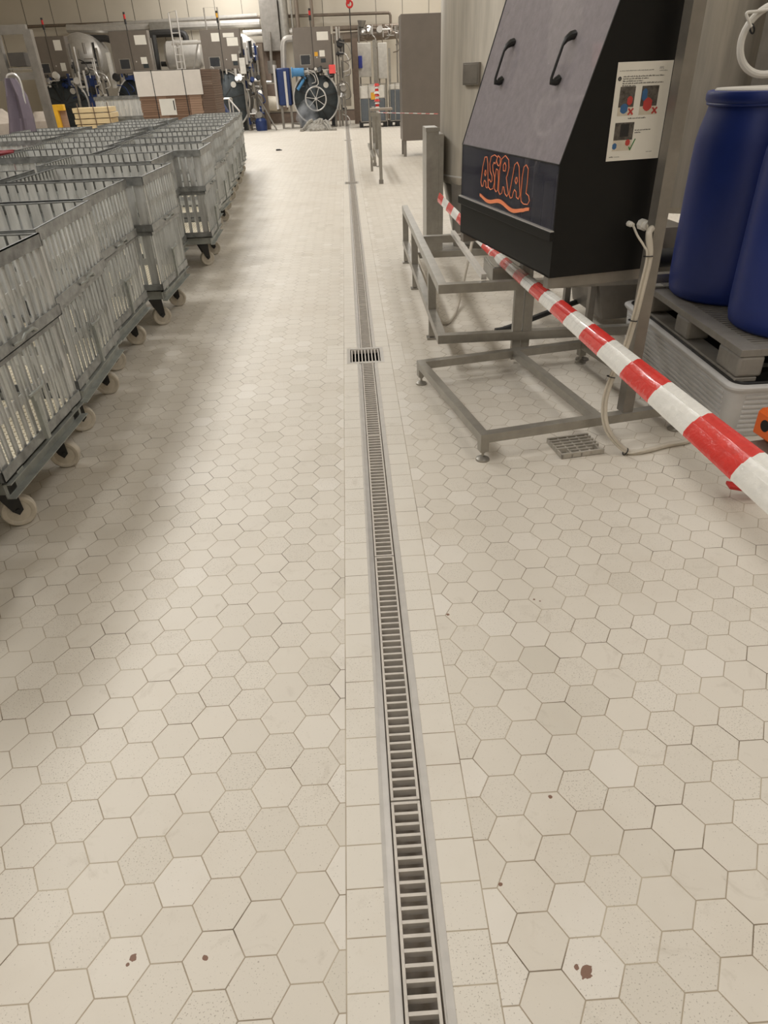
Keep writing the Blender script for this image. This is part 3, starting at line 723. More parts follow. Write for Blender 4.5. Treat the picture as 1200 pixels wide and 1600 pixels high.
# hopper / machine body beneath the cabinet, seen behind the stand
t = thing('pump_unit', 'grey steel hopper and pump standing low behind the black cabinet stand', 'machine', (1.75, 4.55, 0), .1)
m = MB(); m.prism([(-.30, .64), (.30, .64), (.18, .10), (-.18, .10)], -.25, .25, lambda u, v, q: (u, q, v)); m.build('hopper', 'steel_d', t)
for x, y in ((-.25, -.2), (.25, -.2), (-.25, .2), (.25, .2)):
    m = MB(); m.box(x-.02, x+.02, y-.02, y+.02, 0, .6); m.build('leg', 'steel_d', t)
m = MB(); m.cyl((-.1, -.4, .50), (.25, -.4, .50), .055, k=20); m.cyl((.0, -.4, .50), (.0, -.4, .58), .03, k=12); m.bar((.05, -.4, .45), (.05, -.25, .45), .04, .04); m.build('pump', 'dark', t)
# broken piece of plastic floor grating
t = thing('grating_piece', 'broken piece of grey plastic grating lying on the tiles by the foot frame', 'grating', (.888, 2.638, 0), .15)
m = MB()
for i in range(7): m.box(0, .205, .0+i*.027, .009+i*.027, .004, .026) if i not in (1,) else m.box(.05, .16, i*.027, .009+i*.027, .004, .026)
for i in range(5): m.box(.0+i*.046, .008+i*.046, 0, .172, 0, .022)
m.build('lattice', 'pallet2', t, smooth=False)

# ------------------------------------------------------------------ barrels on pallet and sump
t = thing('spill_sump', 'pale grey ribbed plastic spill tray under the barrel pallet', 'tray', (1.655, 2.735, 0))
SWx, SLy, SHz = .88, 1.40, .262
def rrect(x0, x1, y0, y1, r, n=5):
    out = []
    for cx, cy, a in ((x1-r, y1-r, 0), (x0+r, y1-r, 1), (x0+r, y0+r, 2), (x1-r, y0+r, 3)):
        out += [(cx+r*math.cos((a+i/n)*PI/2), cy+r*math.sin((a+i/n)*PI/2)) for i in range(n+1)]
    return out
m = MB(); rings = []
for (ins, z) in [(.030, 0.), (.024, .01), (.012, .225), (.002, .236), (-.004, .245), (-.004, .256), (.004, .262), (.03, .262), (.036, .255), (.04, .10)]:
    rings.append([(x, y, z) for x, y in rrect(ins, SWx-ins, ins, SLy-ins, .06)])
n = len(rings[0]); vs = sum(rings, []); fs = [(i*n+j, i*n+(j+1) % n, (i+1)*n+(j+1) % n, (i+1)*n+j) for i in range(len(rings)-1) for j in range(n)]
fs.append(tuple(range((len(rings)-1)*n, len(rings)*n)))
m.add(vs, fs)
for i in range(8):
    z = .030+i*.0242; o_ = .0236-.012*(z/.225)
    for (x0, x1, y0, y1) in ((.08, SWx-.08, o_-.005, o_+.004), (.08, SWx-.08, SLy-o_-.004, SLy-o_+.005), (o_-.005, o_+.004, .08, SLy-.08), (SWx-o_-.004, SWx-o_+.005, .08, SLy-.08)): m.box(x0, x1, y0, y1, z, z+.014)
m.build('tray', 'sump', t, bevel=.002)
m = MB()
P_ = rrect(.034, SWx-.034, .034, SLy-.034, .05); m.tube([(x, y, .262) for x, y in P_+[P_[0]]], .010, 6); m.build('rubber_edge', 'black', t)
m = MB()
for yy in (.2, .7, 1.2):
    m = MB(); m.box(.05, SWx-.05, yy-.03, yy+.03, .10, .258); m.build('support_rib', 'dark', t)
t = thing('plastic_pallet', 'grey plastic pallet carrying the blue barrels', 'pallet', (1.69, 2.795, .262))
PW, PL = .80, 1.2
m = MB()
for xx in (0, PW/2-.05, PW-.1): m.box(xx, xx+.1, 0, PL, 0, .02)
m.build('runner', 'pallet', t, bevel=.003)
for xx in (0, PW/2-.06, PW-.12):
    for yy, ll in ((0, .20), (PL/2-.08, .16), (PL-.20, .20)):
        m = MB(); m.box(xx, xx+.12, yy, yy+ll, .02, .118); m.build('block', 'pallet', t, bevel=.014)
m = MB()
m.box(0, .09, 0, PL, .118, .15); m.box(PW-.09, PW, 0, PL, .118, .15); m.box(.09, PW-.09, 0, .07, .118, .15); m.box(.09, PW-.09, PL-.07, PL, .118, .15); m.box(PW/2-.04, PW/2+.04, .07, PL-.07, .125, .15)
yy = .085
while yy < PL-.09:
    m.box(.09, PW-.09, yy, yy+.014, .13, .149); yy += .03
for i in range(24): m.box(.09, .16, .08+i*.045, .083+i*.045, .12, .148)
m.build('deck', 'pallet', t, bevel=.004)
def barrel(x, y, z, label, rz=0):
    t = thing('barrel', label, 'barrel', (x, y, z), rz, 'blue barrels on the plastic pallet')
    H = .965
    pr = [(.24, 0), (.262, .004), (.278, .02), (.286, .06), (.29, .12), (.291, .3), (.291, .5), (.29, .66), (.287, .74), (.278, .80), (.262, .86), (.256, .895), (.257, .925)]
    m = MB(); m.lathe(pr, (0, 0, 0), 64); m.build('body', 'blue', t)
    m = MB(); m.lathe([(.255, .905), (.27, .908), (.276, .918), (.277, .94), (.272, .953), (.262, .956), (.252, .952), (.248, .942), (.20, .94), (.0, .943)], (0, 0, 0), 64, cap=False); m.torus((0, 0, .902), (0, 0, 1), .262, .008, 64, 8); m.build('rim', 'blue', t)
    m = MB(); m.lathe([(.242, .943), (.242, .958), (.236, .964), (.1, .968), (.0, .968)], (0, 0, 0), 48, cap=False); m.build('lid', 'white', t)
    m = MB(); m.box(-.06, .12, -.235, -.13, .9655, .970); m.build('sticker', 'redpink', t)
barrel(2.015, 3.66, .413, 'blue plastic barrel at the far end of the grey pallet')
barrel(2.07, 3.085, .413, 'blue plastic barrel nearer the camera, cut by the right edge')
# hose ring on the steel panel
t = thing('hose_coil', 'white hose ring hanging above the barrels at the right edge', 'hose', (0, 0, 0))
m = MB(); c = at(1207, 62, 4.62); m.torus(c, (0.2, 1, .1), .17, .02, 40, 10); m.build('hose_ring', 'white', t)
m = MB(); m.tube(smooth_pts([at(1200, 15, 4.6), at(1180, 18, 4.6), at(1167, 20, 4.6), at(1168, 28, 4.6), at(1174, 42, 4.6)]), .008, 8); m.build('hose_end', 'white', t)
m = MB(); m.torus(at(1175, 45, 4.62), (1, 0, .4), .024, .005, 16, 6); m.build('tie', 'black', t)

# wheeled machine corner at the right edge
t = thing('machine_corner', 'orange bracket above a steel caster with red brake lever at right edge', 'machine', (1.665, 2.30, 0), .12)
m = MB(); m.prism([(-.035, .19), (.16, .19), (.16, .30), (-.02, .30), (-.035, .285)], -.05, .15, lambda u, v, q: (u, q, v)); m.build('bracket', 'orange', t, bevel=.006)
m = MB(); m.cyl((-.037, .09, .245), (-.033, .09, .245), .024, k=24); m.build('bracket_hole', 'void', t)
m = MB(); m.box(-.08, .3, -.04, .12, .16, .165); m.box(-.08, -.076, -.04, .12, .11, .165); m.box(.0, .3, -.03, .1, .12, .16); m.build('steel_shoe', 'steel', t, smooth=False)
m = MB(); m.box(-.09, .06, -.03, .03, .09, .12); m.build('caster_fork', 'steel_d', t)
m = MB(); m.lathe([(.02, -.018), (.04, -.02), (.045, -.012), (.045, .012), (.04, .02), (.02, .018)], (-.07, -.02, .045), 24, 0, 'x'); m.build('wheel', 'rubber', t)
m = MB(); m.hexa([(x-.09, y, z) for x, y, z in [(-.14, -.05, .055), (-.02, -.075, .03), (-.01, -.03, .03), (-.13, -.005, .055), (-.14, -.05, .07), (-.02, -.075, .045), (-.01, -.03, .045), (-.13, -.005, .07)]]); m.build('brake_lever', 'red', t, bevel=.003)
m = MB(); m.box(.05, .6, .0, .05, .30, .35); m.box(.25, .30, 0, .05, .02, .30); m.build('machine_frame', 'steel', t)

# ------------------------------------------------------------------ barrier tape
KK = Vector((0, 0, HC)) + (CF + CR*((768-600)/F_PX) - CU*((393-800)/F_PX))*4.3
PN = Vector((0, 0, HC)) + (CF + CR*((1240-600)/F_PX) - CU*((789-800)/F_PX))*1.109
# a folded ribbon: width across, alternate red and white fields
def ribbon(name, A_, B_, w0, w1, marks, tw0, tw1, label, thick=.012, sub=6):
    A_ = Vector(A_); B_ = Vector(B_); d = (B_-A_).normalized(); m = MB()
    up = Vector((0, 0, 1)); rt = d.cross(up).normalized(); uu = rt.cross(d).normalized()
    prof = [(-.5, 0), (-.40, .55), (-.22, .75), (-.19, 1.0), (.02, .92), (.06, 1.05), (.26, .8), (.42, .5), (.5, 0), (.35, -.5), (0, -.7), (-.35, -.5)]
    ts = []
    for i in range(len(marks)-1):
        for k_ in range(sub): ts.append((marks[i]+(marks[i+1]-marks[i])*k_/sub, i))
    ts.append((marks[-1], len(marks)-2)); n = len(prof); vs = []; fs = []; mi = []
    for (q, i) in ts:
        c = A_.lerp(B_, q); ww = w0+(w1-w0)*q; tw = tw0+(tw1-tw0)*q; wob = .035*math.sin(q*37)+.02*math.sin(q*91)
        X = rt*math.cos(tw+wob)+uu*math.sin(tw+wob); Z = -rt*math.sin(tw+wob)+uu*math.cos(tw+wob)
        vs += [c+X*(u*ww)+Z*(v*thick) for u, v in prof]
    for a in range(len(ts)-1):
        for j in range(n): fs.append((a*n+j, a*n+(j+1) % n, (a+1)*n+(j+1) % n, (a+1)*n+j)); mi.append(ts[a][1] % 2)
    m.v = vs; m.f = fs+[tuple(range(n)), tuple(range(len(vs)-n, len(vs)))[::-1]]; m.m = mi+[0, (len(marks)-2) % 2]
    return m
LN = (PN-KK)
def q_of_depth(dv): return (4.75-dv)/(4.75-1.225)   # depths before the span was drawn a tenth nearer
bd = []
dv = 1.382
while dv < 4.75: bd.append(dv); dv += .222
bd = sorted(bd, reverse=True); marks = [0.]+[q_of_depth(v) for v in bd]+[1.]
t = thing('barrier_tape', 'red and white striped barrier tape stretched across the right foreground', 'tape', (0, 0, 0))
m = ribbon('tape', KK, PN, .056, .076, marks, -.75, -.75, '')
flip = (len(marks)-2) % 2   # the last field (nearest) is white
m.build('tape_span', ['whitetape', 'redtape'] if flip == 0 else ['redtape', 'whitetape'], t)
A2 = Vector((.80, 6.62, .545)); n2 = 9
m = ribbon('tape', A2, KK, .075, .055, [i/n2 for i in range(n2+1)], -1.3, -.9, '', .004)
m.build('tape_span', ['redtape', 'whitetape'], t)

# ------------------------------------------------------------------ middle distance
# tape rack near the drain
t = thing('tube_rack', 'narrow upright stainless tube rack with barrier tape tied on, far beside the drain', 'rack', (.50, 12.1, 0))
m = MB()
for yy in (0, 2.6): m.box(0, .05, yy, yy+.05, .06, 1.0)
m.box(0, .05, .05, 2.6, .95, 1.0); m.box(0, .05, .05, 2.6, .35, .40); m.box(0, .05, 1.3, 1.35, .4, .95)
m.box(-.10, 0, .0, .05, .95, 1.0) ; m.box(-.10, -.05, 0, 2.6, .35, .4); m.box(-.10, -.06, 1.2, 1.25, .06, .99)
m.build('tube_frame', 'steel', t, smooth=False)
for yy in (0, 2.6):
    m = MB(); m.box(-.01, .06, yy-.01, yy+.06, 0, .06); m.build('foot', 'steel_d', t)
a0 = Vector((.52, 12.12, 1.0)); b0 = Vector((1.02, 6.9, .96))
b0 = at(684, 178, 12.3)
m = ribbon('tape', a0, b0, .05, .05, [i/14 for i in range(15)], -.1, .3, '', .004, 2)
tag(m.build('barrier_tape', ['whitetape', 'redtape']), 'red and white barrier tape strung from the far rack to the big tank', 'tape')
t1 = at(592, 130, 14.6); t0_ = at(590, 178, 14.6)
t = thing('tape_post', 'thin post wound with red and white tape standing behind the far rack', 'post', (t0_.x, t0_.y, 0))
m = MB(); m.cyl((0, 0, 0), (0, 0, t1.z), .012, k=10); m.cyl((0, 0, 0), (0, 0, .01), .06, k=16); m.build('pole', 'steel_d', t)
m = MB(); n = 12
for i in range(n):
    z0 = t0_.z+(t1.z-t0_.z)*i/n; z1 = t0_.z+(t1.z-t0_.z)*(i+1)/n; m.cyl((0, 0, z0), (0, 0, z1), .035+.012*(i % 3), .03, 8, mi=i % 2)
m.build('tape_winding', ['whitetape', 'redtape'], t)
b_ = at(602, 177, 13.4)
m = MB(); m.box(-.10, .26, -.15, .2, 0, .03)
tag(m.build('board', 'cloth', None), 'pale board laid across the top of the far tape rack', 'board').location = (.52, 13.0, 1.0)
# big stainless cabinet
t = thing('steel_cabinet', 'large plain brown-grey stainless cabinet on short legs behind the tank', 'cabinet', (1.19, 16.2, 0))
m = MB(); m.box(0, 1.6, 0, .7, .30, 2.47); m.build('body', 'ctrl', t, bevel=.006)
for x, y in ((.02, .02), (1.5, .02), (.02, .6), (1.5, .6)):
    m = MB(); m.box(x, x+.06, y, y+.06, 0, .3); m.build('leg', 'steel_d', t)
m = MB(); m.tube([(.5, .1, .04), (.62, .0, .10), (.9, .0, .16), (1.0, .05, .3)], .025, 8); m.build('drain_hose', 'black', t)
# floor debris
m = MB(); m.box(-.05, .05, -.06, .06, 0, .03); m.box(.05, .09, -.02, .03, 0, .018)
tag(m.build('floor_scrap', 'dark', None), 'small dark scrap lying on the bare floor left of the drain', 'scrap').location = (-1.717, 19.1, 0)

# flattened cardboard bundle
cb = Vector((-3.9, 15.3, 0))
t = thing('cardboard_bundle', 'strapped bundle of flattened cardboard boxes under a white cover sheet', 'cardboard', cb)
CWd, CDp, CZ0, CZ1 = 1.42, 1.1, .14, 1.70
m = MB(); n = 40
for i in range(n):
    z0 = CZ0+(CZ1-CZ0)*i/n; z1 = CZ0+(CZ1-CZ0)*(i+.93)/n; j = random.uniform(-.006, .006)
    m.box(.0+j, .30+j, 0+j, CDp, z0, z1, 0); m.box(.305+j, .50, .004+j, CDp, z0, z1, 1); m.box(.505, .93, .0+j, CDp, z0, z1, 0); m.box(.935, 1.17+j, .004, CDp, z0, z1, 1)
    m.box(1.175, CWd+j, .006, CDp+j, z0, z1, 2)
m.build('flattened_boxes', ['card', 'card2', 'card3'], t, smooth=False)
m = MB(); m.box(-.02, 1.22, -.015, -.008, 1.30, CZ1+.01); m.box(-.02, 1.22, -.015, CDp*.5, CZ1, CZ1+.012); m.build('cover_sheet', 'cover', t, smooth=False)
m = MB(); m.box(.36, .66, -.02, -.012, .98, 1.25); m.box(.62, .64, -.0212, -.02, 1.06, 1.22, 1); m.build('label_sheet', ['paper', 'ink'], t, smooth=False)
for x in (.30, .885):
    m = MB(); m.box(x, x+.014, -.018, -.0155, CZ0, CZ1+.014); m.box(x, x+.014, -.018, CDp, CZ1+.012, CZ1+.016); m.build('strap', 'dark', t)
m = MB()
for y in (0, .5, 1.0): m.box(0, CWd, y, y+.1, 0, .09)
m.box(0, CWd, 0, 1.1, .09, .13); m.build('pallet', 'wood', t)
# hand trolley with blue tarp beyond the crates
c = at(372, 200, 18.5)
t = thing('hand_trolley', 'chrome hand trolley loaded with a dark blue bag, behind the crate row', 'trolley', (-3.15, 18.6, 0))
m = MB()
for x in (-.55, .45):
    for y in (0, .5): m.tube([(x, y, .14), (x, y, 1.15)], .016, 8)
for z in (.2, .75, 1.15):
    m.tube([(-.55, 0, z), (.45, 0, z), (.45, .5, z), (-.55, .5, z), (-.55, 0, z)], .014, 8)
m.tube([(.45, 0, 1.15), (.66, 0, .9), (.68, 0, .3), (.6, 0, .15)], .02, 8); m.build('frame', 'bright', t)
for x in (-.5, .4):
    for y in (0, .5):
        m = MB(); m.lathe([(.02, -.02), (.07, -.02), (.07, .02), (.02, .02)], (x, y, .07), 16, 0, 'y'); m.build('wheel', 'rubber', t)
m = MB(); m.hexa([(-.5, .0, .78), (.42, .0, .78), (.42, .5, .78), (-.5, .5, .78), (-.35, .05, 1.12), (.3, .08, 1.08), (.25, .42, 1.1), (-.3, .45, 1.14)]); 
tag(m.build('tool_bag', 'blue2', None, bevel=.04), 'dark blue bag lying on the chrome hand trolley', 'bag').location = (-3.15, 18.6, 0)
t = thing('safety_sign', 'small orange and white striped stand beside the cardboard bundle', 'sign', (at(330, 165, 17.6).x, 17.6, 0))
m = MB(); m.prism([(-.03, .0), (.1, .0), (.06, 1.35), (.0, 1.35)], 0, .03, lambda u, v, q: (u, q, v)); m.build('striped_panel', 'orange', t)
m = MB(); m.lathe([(.02, 1.3), (.1, 1.35), (.12, 1.45), (.1, 1.55), (.03, 1.58)], (-.02, 0, 0), 16); m.build('white_cap', 'white', t)

# ------------------------------------------------------------------ left middle: frame, cloth, post, boards, cage
t = thing('steel_gantry', 'tall stainless tube gantry with cross shelves at the far left', 'frame', (0, 0, 0))
Yg = 13.
pA, pB = at(-12, 40, Yg), at(42, 46, Yg)
m = MB()
for p in (pA, pB):
    m.box(p.x-.06, p.x+.06, Yg-.06, Yg+.06, 0, p.z)
m.box(pA.x, pB.x, Yg-.04, Yg+.04, pA.z-.12, pA.z); m.box(pA.x-1.2, pB.x, Yg-.05, Yg+.05, 1.62, 1.72); m.box(pA.x-1.2, pA.x, Yg-.05, Yg+.05, pA.z-.12, pA.z)
m.box(pA.x-1.2, pA.x-1.1, Yg-.05, Yg+.05, 0, pA.z)
m.build('tube_frame', 'steel_d', t, smooth=False)
m = MB(); m.box(pA.x+.06, pB.x-.06, Yg, Yg+.4, 1.76, 1.78); m.box(pA.x+.1, pB.x-.15, Yg, Yg+.3, 1.80, 1.98, 1); m.build('shelf_box', ['steel', 'ctrl2'], t, smooth=False)
# mauve cloth hanging in front
Yc = 11.6
m = MB(); rows = []
prof_c = [(at(16, 122, Yc), .05), (at(26, 150, Yc), .12), (at(33, 185, Yc), .16), (at(36, 212, Yc), .19)]
vs = []; nn = 10
for (p, hw) in prof_c:
    for j in range(nn+1):
        u = j/nn*2-1; vs.append((p.x+u*hw, Yc+.05*math.sin(u*5+p.z*2)-.03, p.z))
    for j in range(nn, -1, -1):
        u = j/nn*2-1; vs.append((p.x+u*hw, Yc+.05*math.sin(u*5+p.z*2)+.03, p.z))
k_ = 2*(nn+1)
m.add(vs, [(i*k_+j, i*k_+(j+1) % k_, (i+1)*k_+(j+1) % k_, (i+1)*k_+j) for i in range(3) for j in range(k_)]+[tuple(range(k_)), tuple(range(3*k_, 4*k_))])
t = thing('coat_rail', 'bent steel rail on a stand with a mauve cloth over it, at far left', 'stand', (at(30, 200, Yc).x, Yc, 0))
pt = at(16, 120, Yc)
m2 = MB(); m2.tube(smooth_pts([(-.05, 0, 0), (-.1, 0, .9), (pt.x-t.location.x-.08, 0, pt.z-.1), (pt.x-t.location.x, 0, pt.z+.03), (pt.x-t.location.x+.12, 0, pt.z-.05), (.18, 0, 1.1), (.25, 0, 0)]), .014, 8); m2.build('rail', 'bright', t)
tag(m.build('cloth', 'purple'), 'mauve grey cloth hanging from a bent steel rail at far left', 'cloth')
# yellow post
Yy = 15.2; a = at(78, 164, Yy); b = at(98, 164, Yy)
t = thing('yellow_guard', 'yellow painted steel guard standing behind the left crates', 'guard', (a.x, Yy, 0))
m = MB(); m.box(0, .11, 0, .1, 0, a.z); m.box(.11, .24, 0, .1, a.z-.10, a.z); m.build('post', 'yellow', t, bevel=.005)
m = MB(); m.box(.115, .235, .09, .11, 0, a.z-.10); m.build('inner_plate', 'card2', t)
# boards
Yb = 16.2; a = at(145, 183, Yb)
t = thing('board_stack', 'stack of pale wooden boards behind the left crates', 'boards', (a.x, Yb, 0))
hw = .36
for i in range(4):
    m = MB(); z = a.z-.22+i*.1; m.box(-hw-.02*(i % 2), hw+.03*((i+1) % 2), 0, .5, z, z+.085); m.build('board', 'wood', t, bevel=.004)
for x in (-.26, .05, .34):
    m = MB(); m.box(x, x+.012, -.03, -.012, a.z-.25, a.z+.25); m.build('strap', 'card3', t)
m = MB(); m.box(-.3, .3, .05, .45, 0, a.z-.22); m.build('trestle', 'steel_d', t)
# slatted cage beyond
for i, (px, YY, lab) in enumerate(((192, 17.2, 'tall slatted crate trolley standing alone behind the pale boards'),)):
    p = at(px, 150, YY); r = dup(first, (p.x+.45, YY, .0), .02, lab); r.scale = (1.25, 1, p.z/1.0)
# left clutter: bags, bin, buckets
def sack(name, px, py, YY, w_, h_, mt, lab, cat, z=None):
    p = at(px, py, YY); m = MB(); z0 = 0 if z is None else z
    m.lathe([(w_*.35, 0), (w_*.5, h_*.1), (w_*.52, h_*.5), (w_*.44, h_*.85), (w_*.2, h_*.95), (w_*.12, h_)], (0, 0, 0), 16)
    for i, v in enumerate(m.v):
        m.v[i] = (v[0]*(1+.12*math.sin(v[2]*17+v[1]*9)), v[1]*(1+.1*math.sin(v[2]*13+v[0]*11)), v[2])
    o = m.build(name, mt); o.location = (p.x, YY, z0); return tag(o, lab, cat)
sack('sack', 2, 200, 12.2, .75, 1.26, 'cloth', 'pale stained plastic sack at the far left edge', 'sack')
sack('sack', 62, 180, 16.6, .8, 1.1, 'cloth', 'pale sack behind the mauve cloth and left crates', 'sack')
m = MB(); m.cyl((0, 0, 0), (0, 0, .93), .13, .15, 24); m.torus((0, 0, .93), (0, 0, 1), .15, .012, 24, 6)
p = at(22, 243, 9.6); tag(m.build('bin', 'dred', None), 'dark red bin behind the third row of crates at left', 'bin').location = (-3.72, 8.42, 0)
m = MB(); m.box(-.10, .10, -.12, .12, 0, 1.02)
p = at(30, 224, 8.2); tag(m.build('blue_container', 'blue2', None, bevel=.03), 'small blue container below the mauve cloth at left', 'container').location = (-4.02, 8.1, 0)


# ------------------------------------------------------------------ dyeing machines against the back wall
YM = 27.5
def paper_on(t, x, z, w_, h_, y, mt='paper', name='notice'):
    m = MB(); m.box(x-w_/2, x+w_/2, y-.006, y, z-h_/2, z+h_/2); m.build(name, mt, t, smooth=False)
class At0:
    pass
def machine(label, cab, ves, pap, vals=(), lens='red', wheel=False, YY=YM, y1=1.5):
    """one dyeing machine: round door and drum low, control cabinet on legs above it, valves between"""
    pxb, pyb, pxt, pyt, wpx = cab; pb = at(pxb, pyb, YY); ptp = at(pxt, pyt, YY); w_ = wpx*depth(pb)/F_PX
    x0 = (pb.x+ptp.x)/2; t = thing('dyeing_machine', label, 'machine', (x0, YY, 0)); zb, zt = pb.z, ptp.z; h_ = zt-zb
    m = MB(); m.box(-w_/2, w_/2, 0, .35, zb, zt); m.box(-.012, .012, -.024, 0, zb, zt, 1); B_ = m.build('control_cabinet', ['ctrl', 'ctrl2'], t)
    for s in (-1, 1):
        m = MB(); m.box(min(s*.014, s*(w_/2-.01)), max(s*.014, s*(w_/2-.01)), -.022, 0, zb+.012, zt-.012); m.cyl((s*.12, -.03, zb+h_*.28), (s*.12, -.02, zb+h_*.28), .02, k=10, mi=1); m.build('door', ['ctrl', 'bright'], B_, smooth=False)
    m = MB(); m.box(-w_*.36, -w_*.07, -.03, -.022, zb+h_*.1, zb+h_*.36); m.box(-w_*.335, -w_*.095, -.034, -.03, zb+h_*.12, zb+h_*.34, 1); m.build('screen', ['steel', 'screen'], B_, smooth=False)
    for (u, v, a, b, mt) in pap:
        m = MB(); m.box(u*w_-a*w_/2, u*w_+a*w_/2, -.028, -.022, zb+v*h_-b*h_/2, zb+v*h_+b*h_/2); m.build('notice', mt, B_, smooth=False)
    m = MB(); m.cyl((-.02, .1, zt), (-.02, .1, zt+.18), .015, k=8); m.cyl((-.02, .1, zt+.18), (-.02, .1, zt+.32), .035, k=12, mi=1); m.cyl((-.02, .1, zt+.32), (-.02, .1, zt+.44), .035, k=12, mi=2); m.cyl((-.02, .1, zt+.44), (-.02, .1, zt+.50), .035, k=12, mi=3); m.build('stack_light', ['dark', 'dark', lens, 'dark'], B_)
    for x in (-w_/2-.01, w_/2+.01):
        m = MB(); m.box(x-.03, x+.03, .27, .33, 0, zt-.2); m.build('support_leg', 'steel_d', t, smooth=False)
    pcx, pcy, rpx = ves; c = at(pcx, pcy, YY+.1); R_ = rpx*depth(c)/F_PX; zc = max(c.z, R_+.06); dx = c.x-x0; D = Matrix.Translation((dx, .1, 0))
    def mb():
        q = MB(); q.T = D; return q
    m = mb(); m.lathe([(R_*.96, .15), (R_*.98, y1)], (0, 0, zc), 40, 0, 'y'); m.build('drum', 'dark', t)
    m = mb(); m.lathe([(.05, -.16), (R_*.5, -.10), (R_*.92, .0), (R_, .03), (R_, .13), (R_*.94, .15)], (0, 0, zc), 48, 0, 'y'); dr = m.build('round_door', 'door', t)
    m = mb(); m.torus((0, .03, zc), (0, 1, 0), R_, .03, 48, 8); m.build('door_ring', 'bright', dr)
    for i in range(10):
        a = i*PI/5+.2; c_, s_ = math.cos(a), math.sin(a); m = mb(); m.bar((c_*.12, -.15, zc+s_*.12), (c_*R_*.97, -.02, zc+s_*R_*.97), .03, .035, up=(0, 1, 0)); m.build('door_rib', 'dark', dr)
    if wheel:
        m = mb(); rw = R_*.45; m.torus((0, -.32, zc), (0, 1, 0), rw, .024, 36, 8)
        for i in range(7):
            a = i*PI*2/7+.3; m.tube([(0, -.3, zc), (math.cos(a)*rw, -.32, zc+math.sin(a)*rw)], .013, 6)
        m.cyl((0, -.34, zc), (0, -.15, zc), .045, k=14); m.build('handwheel', 'bright', dr)
    m = mb(); m.cyl((R_*.48, -.09, zc+R_*.5), (R_*.48, -.13, zc+R_*.5), .09, k=20); m.build('sight_glass', 'milky', dr)
    for x in (-R_*.7, R_*.7):
        m = mb(); m.box(x-.06, x+.06, .2, y1-.2, 0, zc-R_*.6); m.build('foot', 'dark', t)
    for v in vals: cluster(*v, parent=t)
    return t
def cluster(pcx, pcy, wpx, hpx, YY, n, seed, lab=None, mts=('steel_d', 'dark', 'bright'), parent=None):
    rr = random.Random(seed); c = at(pcx, pcy, YY); sc = depth(c)/F_PX; w_ = wpx*sc; h_ = hpx*sc*1.17
    t = parent or thing('valve_cluster', lab, 'pipework', (c.x, YY, 0)); o_ = Vector((c.x, YY, 0))-t.location
    for i in range(n):
        mm = MB(); mm.T = Matrix.Translation(o_); mt = rr.choice(mts); x = rr.uniform(-w_/2, w_/2); z = c.z+rr.uniform(-h_/2, h_/2); y = rr.uniform(-.2, .25); r = rr.choice((.015, .02, .03, .045))
        k_ = rr.random(); z = min(max(z, .1), c.z+h_*.5)
        if k_ < .45: mm.tube([(x, y, z), (x, y, min(z+rr.uniform(.15, .7), c.z+h_*.6))], r, 8); nm = 'riser_pipe'
        elif k_ < .72: mm.tube([(x, y, z), (min(x+rr.uniform(.1, .5), w_/2+.05), y, z)], r, 8); nm = 'cross_pipe'
        elif k_ < .88: mm.cyl((x, y, z), (x+rr.uniform(-.05, .05), y-.12, z+.05), r*2.4, k=12); nm = 'valve'
        else:
            q = rr.uniform(.2, .5); mm.tube(smooth_pts([(x, y, z), (x+q*.6, y-.1, z-.1), (x+q*.8, y-.1, max(z-q, .05)), (x+q*.3, y, max(z-q*1.2, .03))], 4), .016, 6); nm = 'hose'
        mm.build(nm, mt, t)
    if parent is None:
        for x in (-w_/2, w_/2):
            m = MB(); m.box(x-.03, x+.03, -.03, .03, 0, c.z+h_/2); m.build('support_post', 'steel_d', t)
    return t
P1 = [(.28, .78, .2, .25, 'paper'), (.3, .25, .14, .2, 'paper')]
machine('brown-grey dyeing machine at the far left behind the yellow guard, two notices and red lamp', (88, 121, 70, 57, 54), (104, 163, 34), P1, [(86, 128, 50, 14, YM-.1, 30, 5, None, ('dark', 'milky', 'blue2', 'bright'))])
machine('brown-grey dyeing machine mostly hidden behind the cardboard bundle, one large notice', (210, 115, 200, 48, 58), (222, 160, 36), [(.3, .78, .3, .22, 'paper'), (.3, .3, .16, .16, 'paper'), (.33, .17, .14, .1, 'door')], [(205, 125, 50, 12, YM-.1, 20, 11, None, ('dark', 'blue2', 'bright'))])
machine('brown-grey dyeing machine behind the chrome hand trolley, four notices and amber lamp', (352, 111, 341, 46, 60), (350, 162, 40), [(-.12, .82, .2, .2, 'paper'), (.22, .86, .28, .1, 'paper'), (.3, .70, .28, .2, 'paper'), (.3, .32, .14, .16, 'paper'), (.31, .18, .12, .1, 'door')], [(350, 118, 60, 12, YM-.1, 30, 4)], lens='amber')
machine('brown-grey dyeing machine with black round door and chrome handwheel by the drain end', (491, 108, 486, 42, 58), (494, 154, 35), [(.28, .78, .3, .2, 'paper'), (.24, .37, .14, .15, 'paper'), (.08, .36, .09, .1, 'amber'), (.26, .2, .13, .1, 'door')], [(495, 112, 58, 8, YM-.1, 36, 3)], wheel=True)
# upright frames, valves and small pipework around each machine
def bpipe(name, pts, r, mt, lab, cat='pipe', k=10, smoothn=0):
    P_ = [at(*p) for p in pts]
    if smoothn: P_ = smooth_pts(P_, smoothn)
    m = MB(); m.tube(P_, r, k); return tag(m.build(name, mt), lab, cat)
def to_floor(px, py, YY, w_, mt, name, lab, cat='post', d_=None):
    p = at(px, py, YY); m = MB(); m.box(-w_/2, w_/2, -(d_ or w_)/2, (d_ or w_)/2, 0, p.z); o = m.build(name, mt, None, smooth=False); o.location = (p.x, YY, 0); return tag(o, lab, cat)
YW = YB-.35
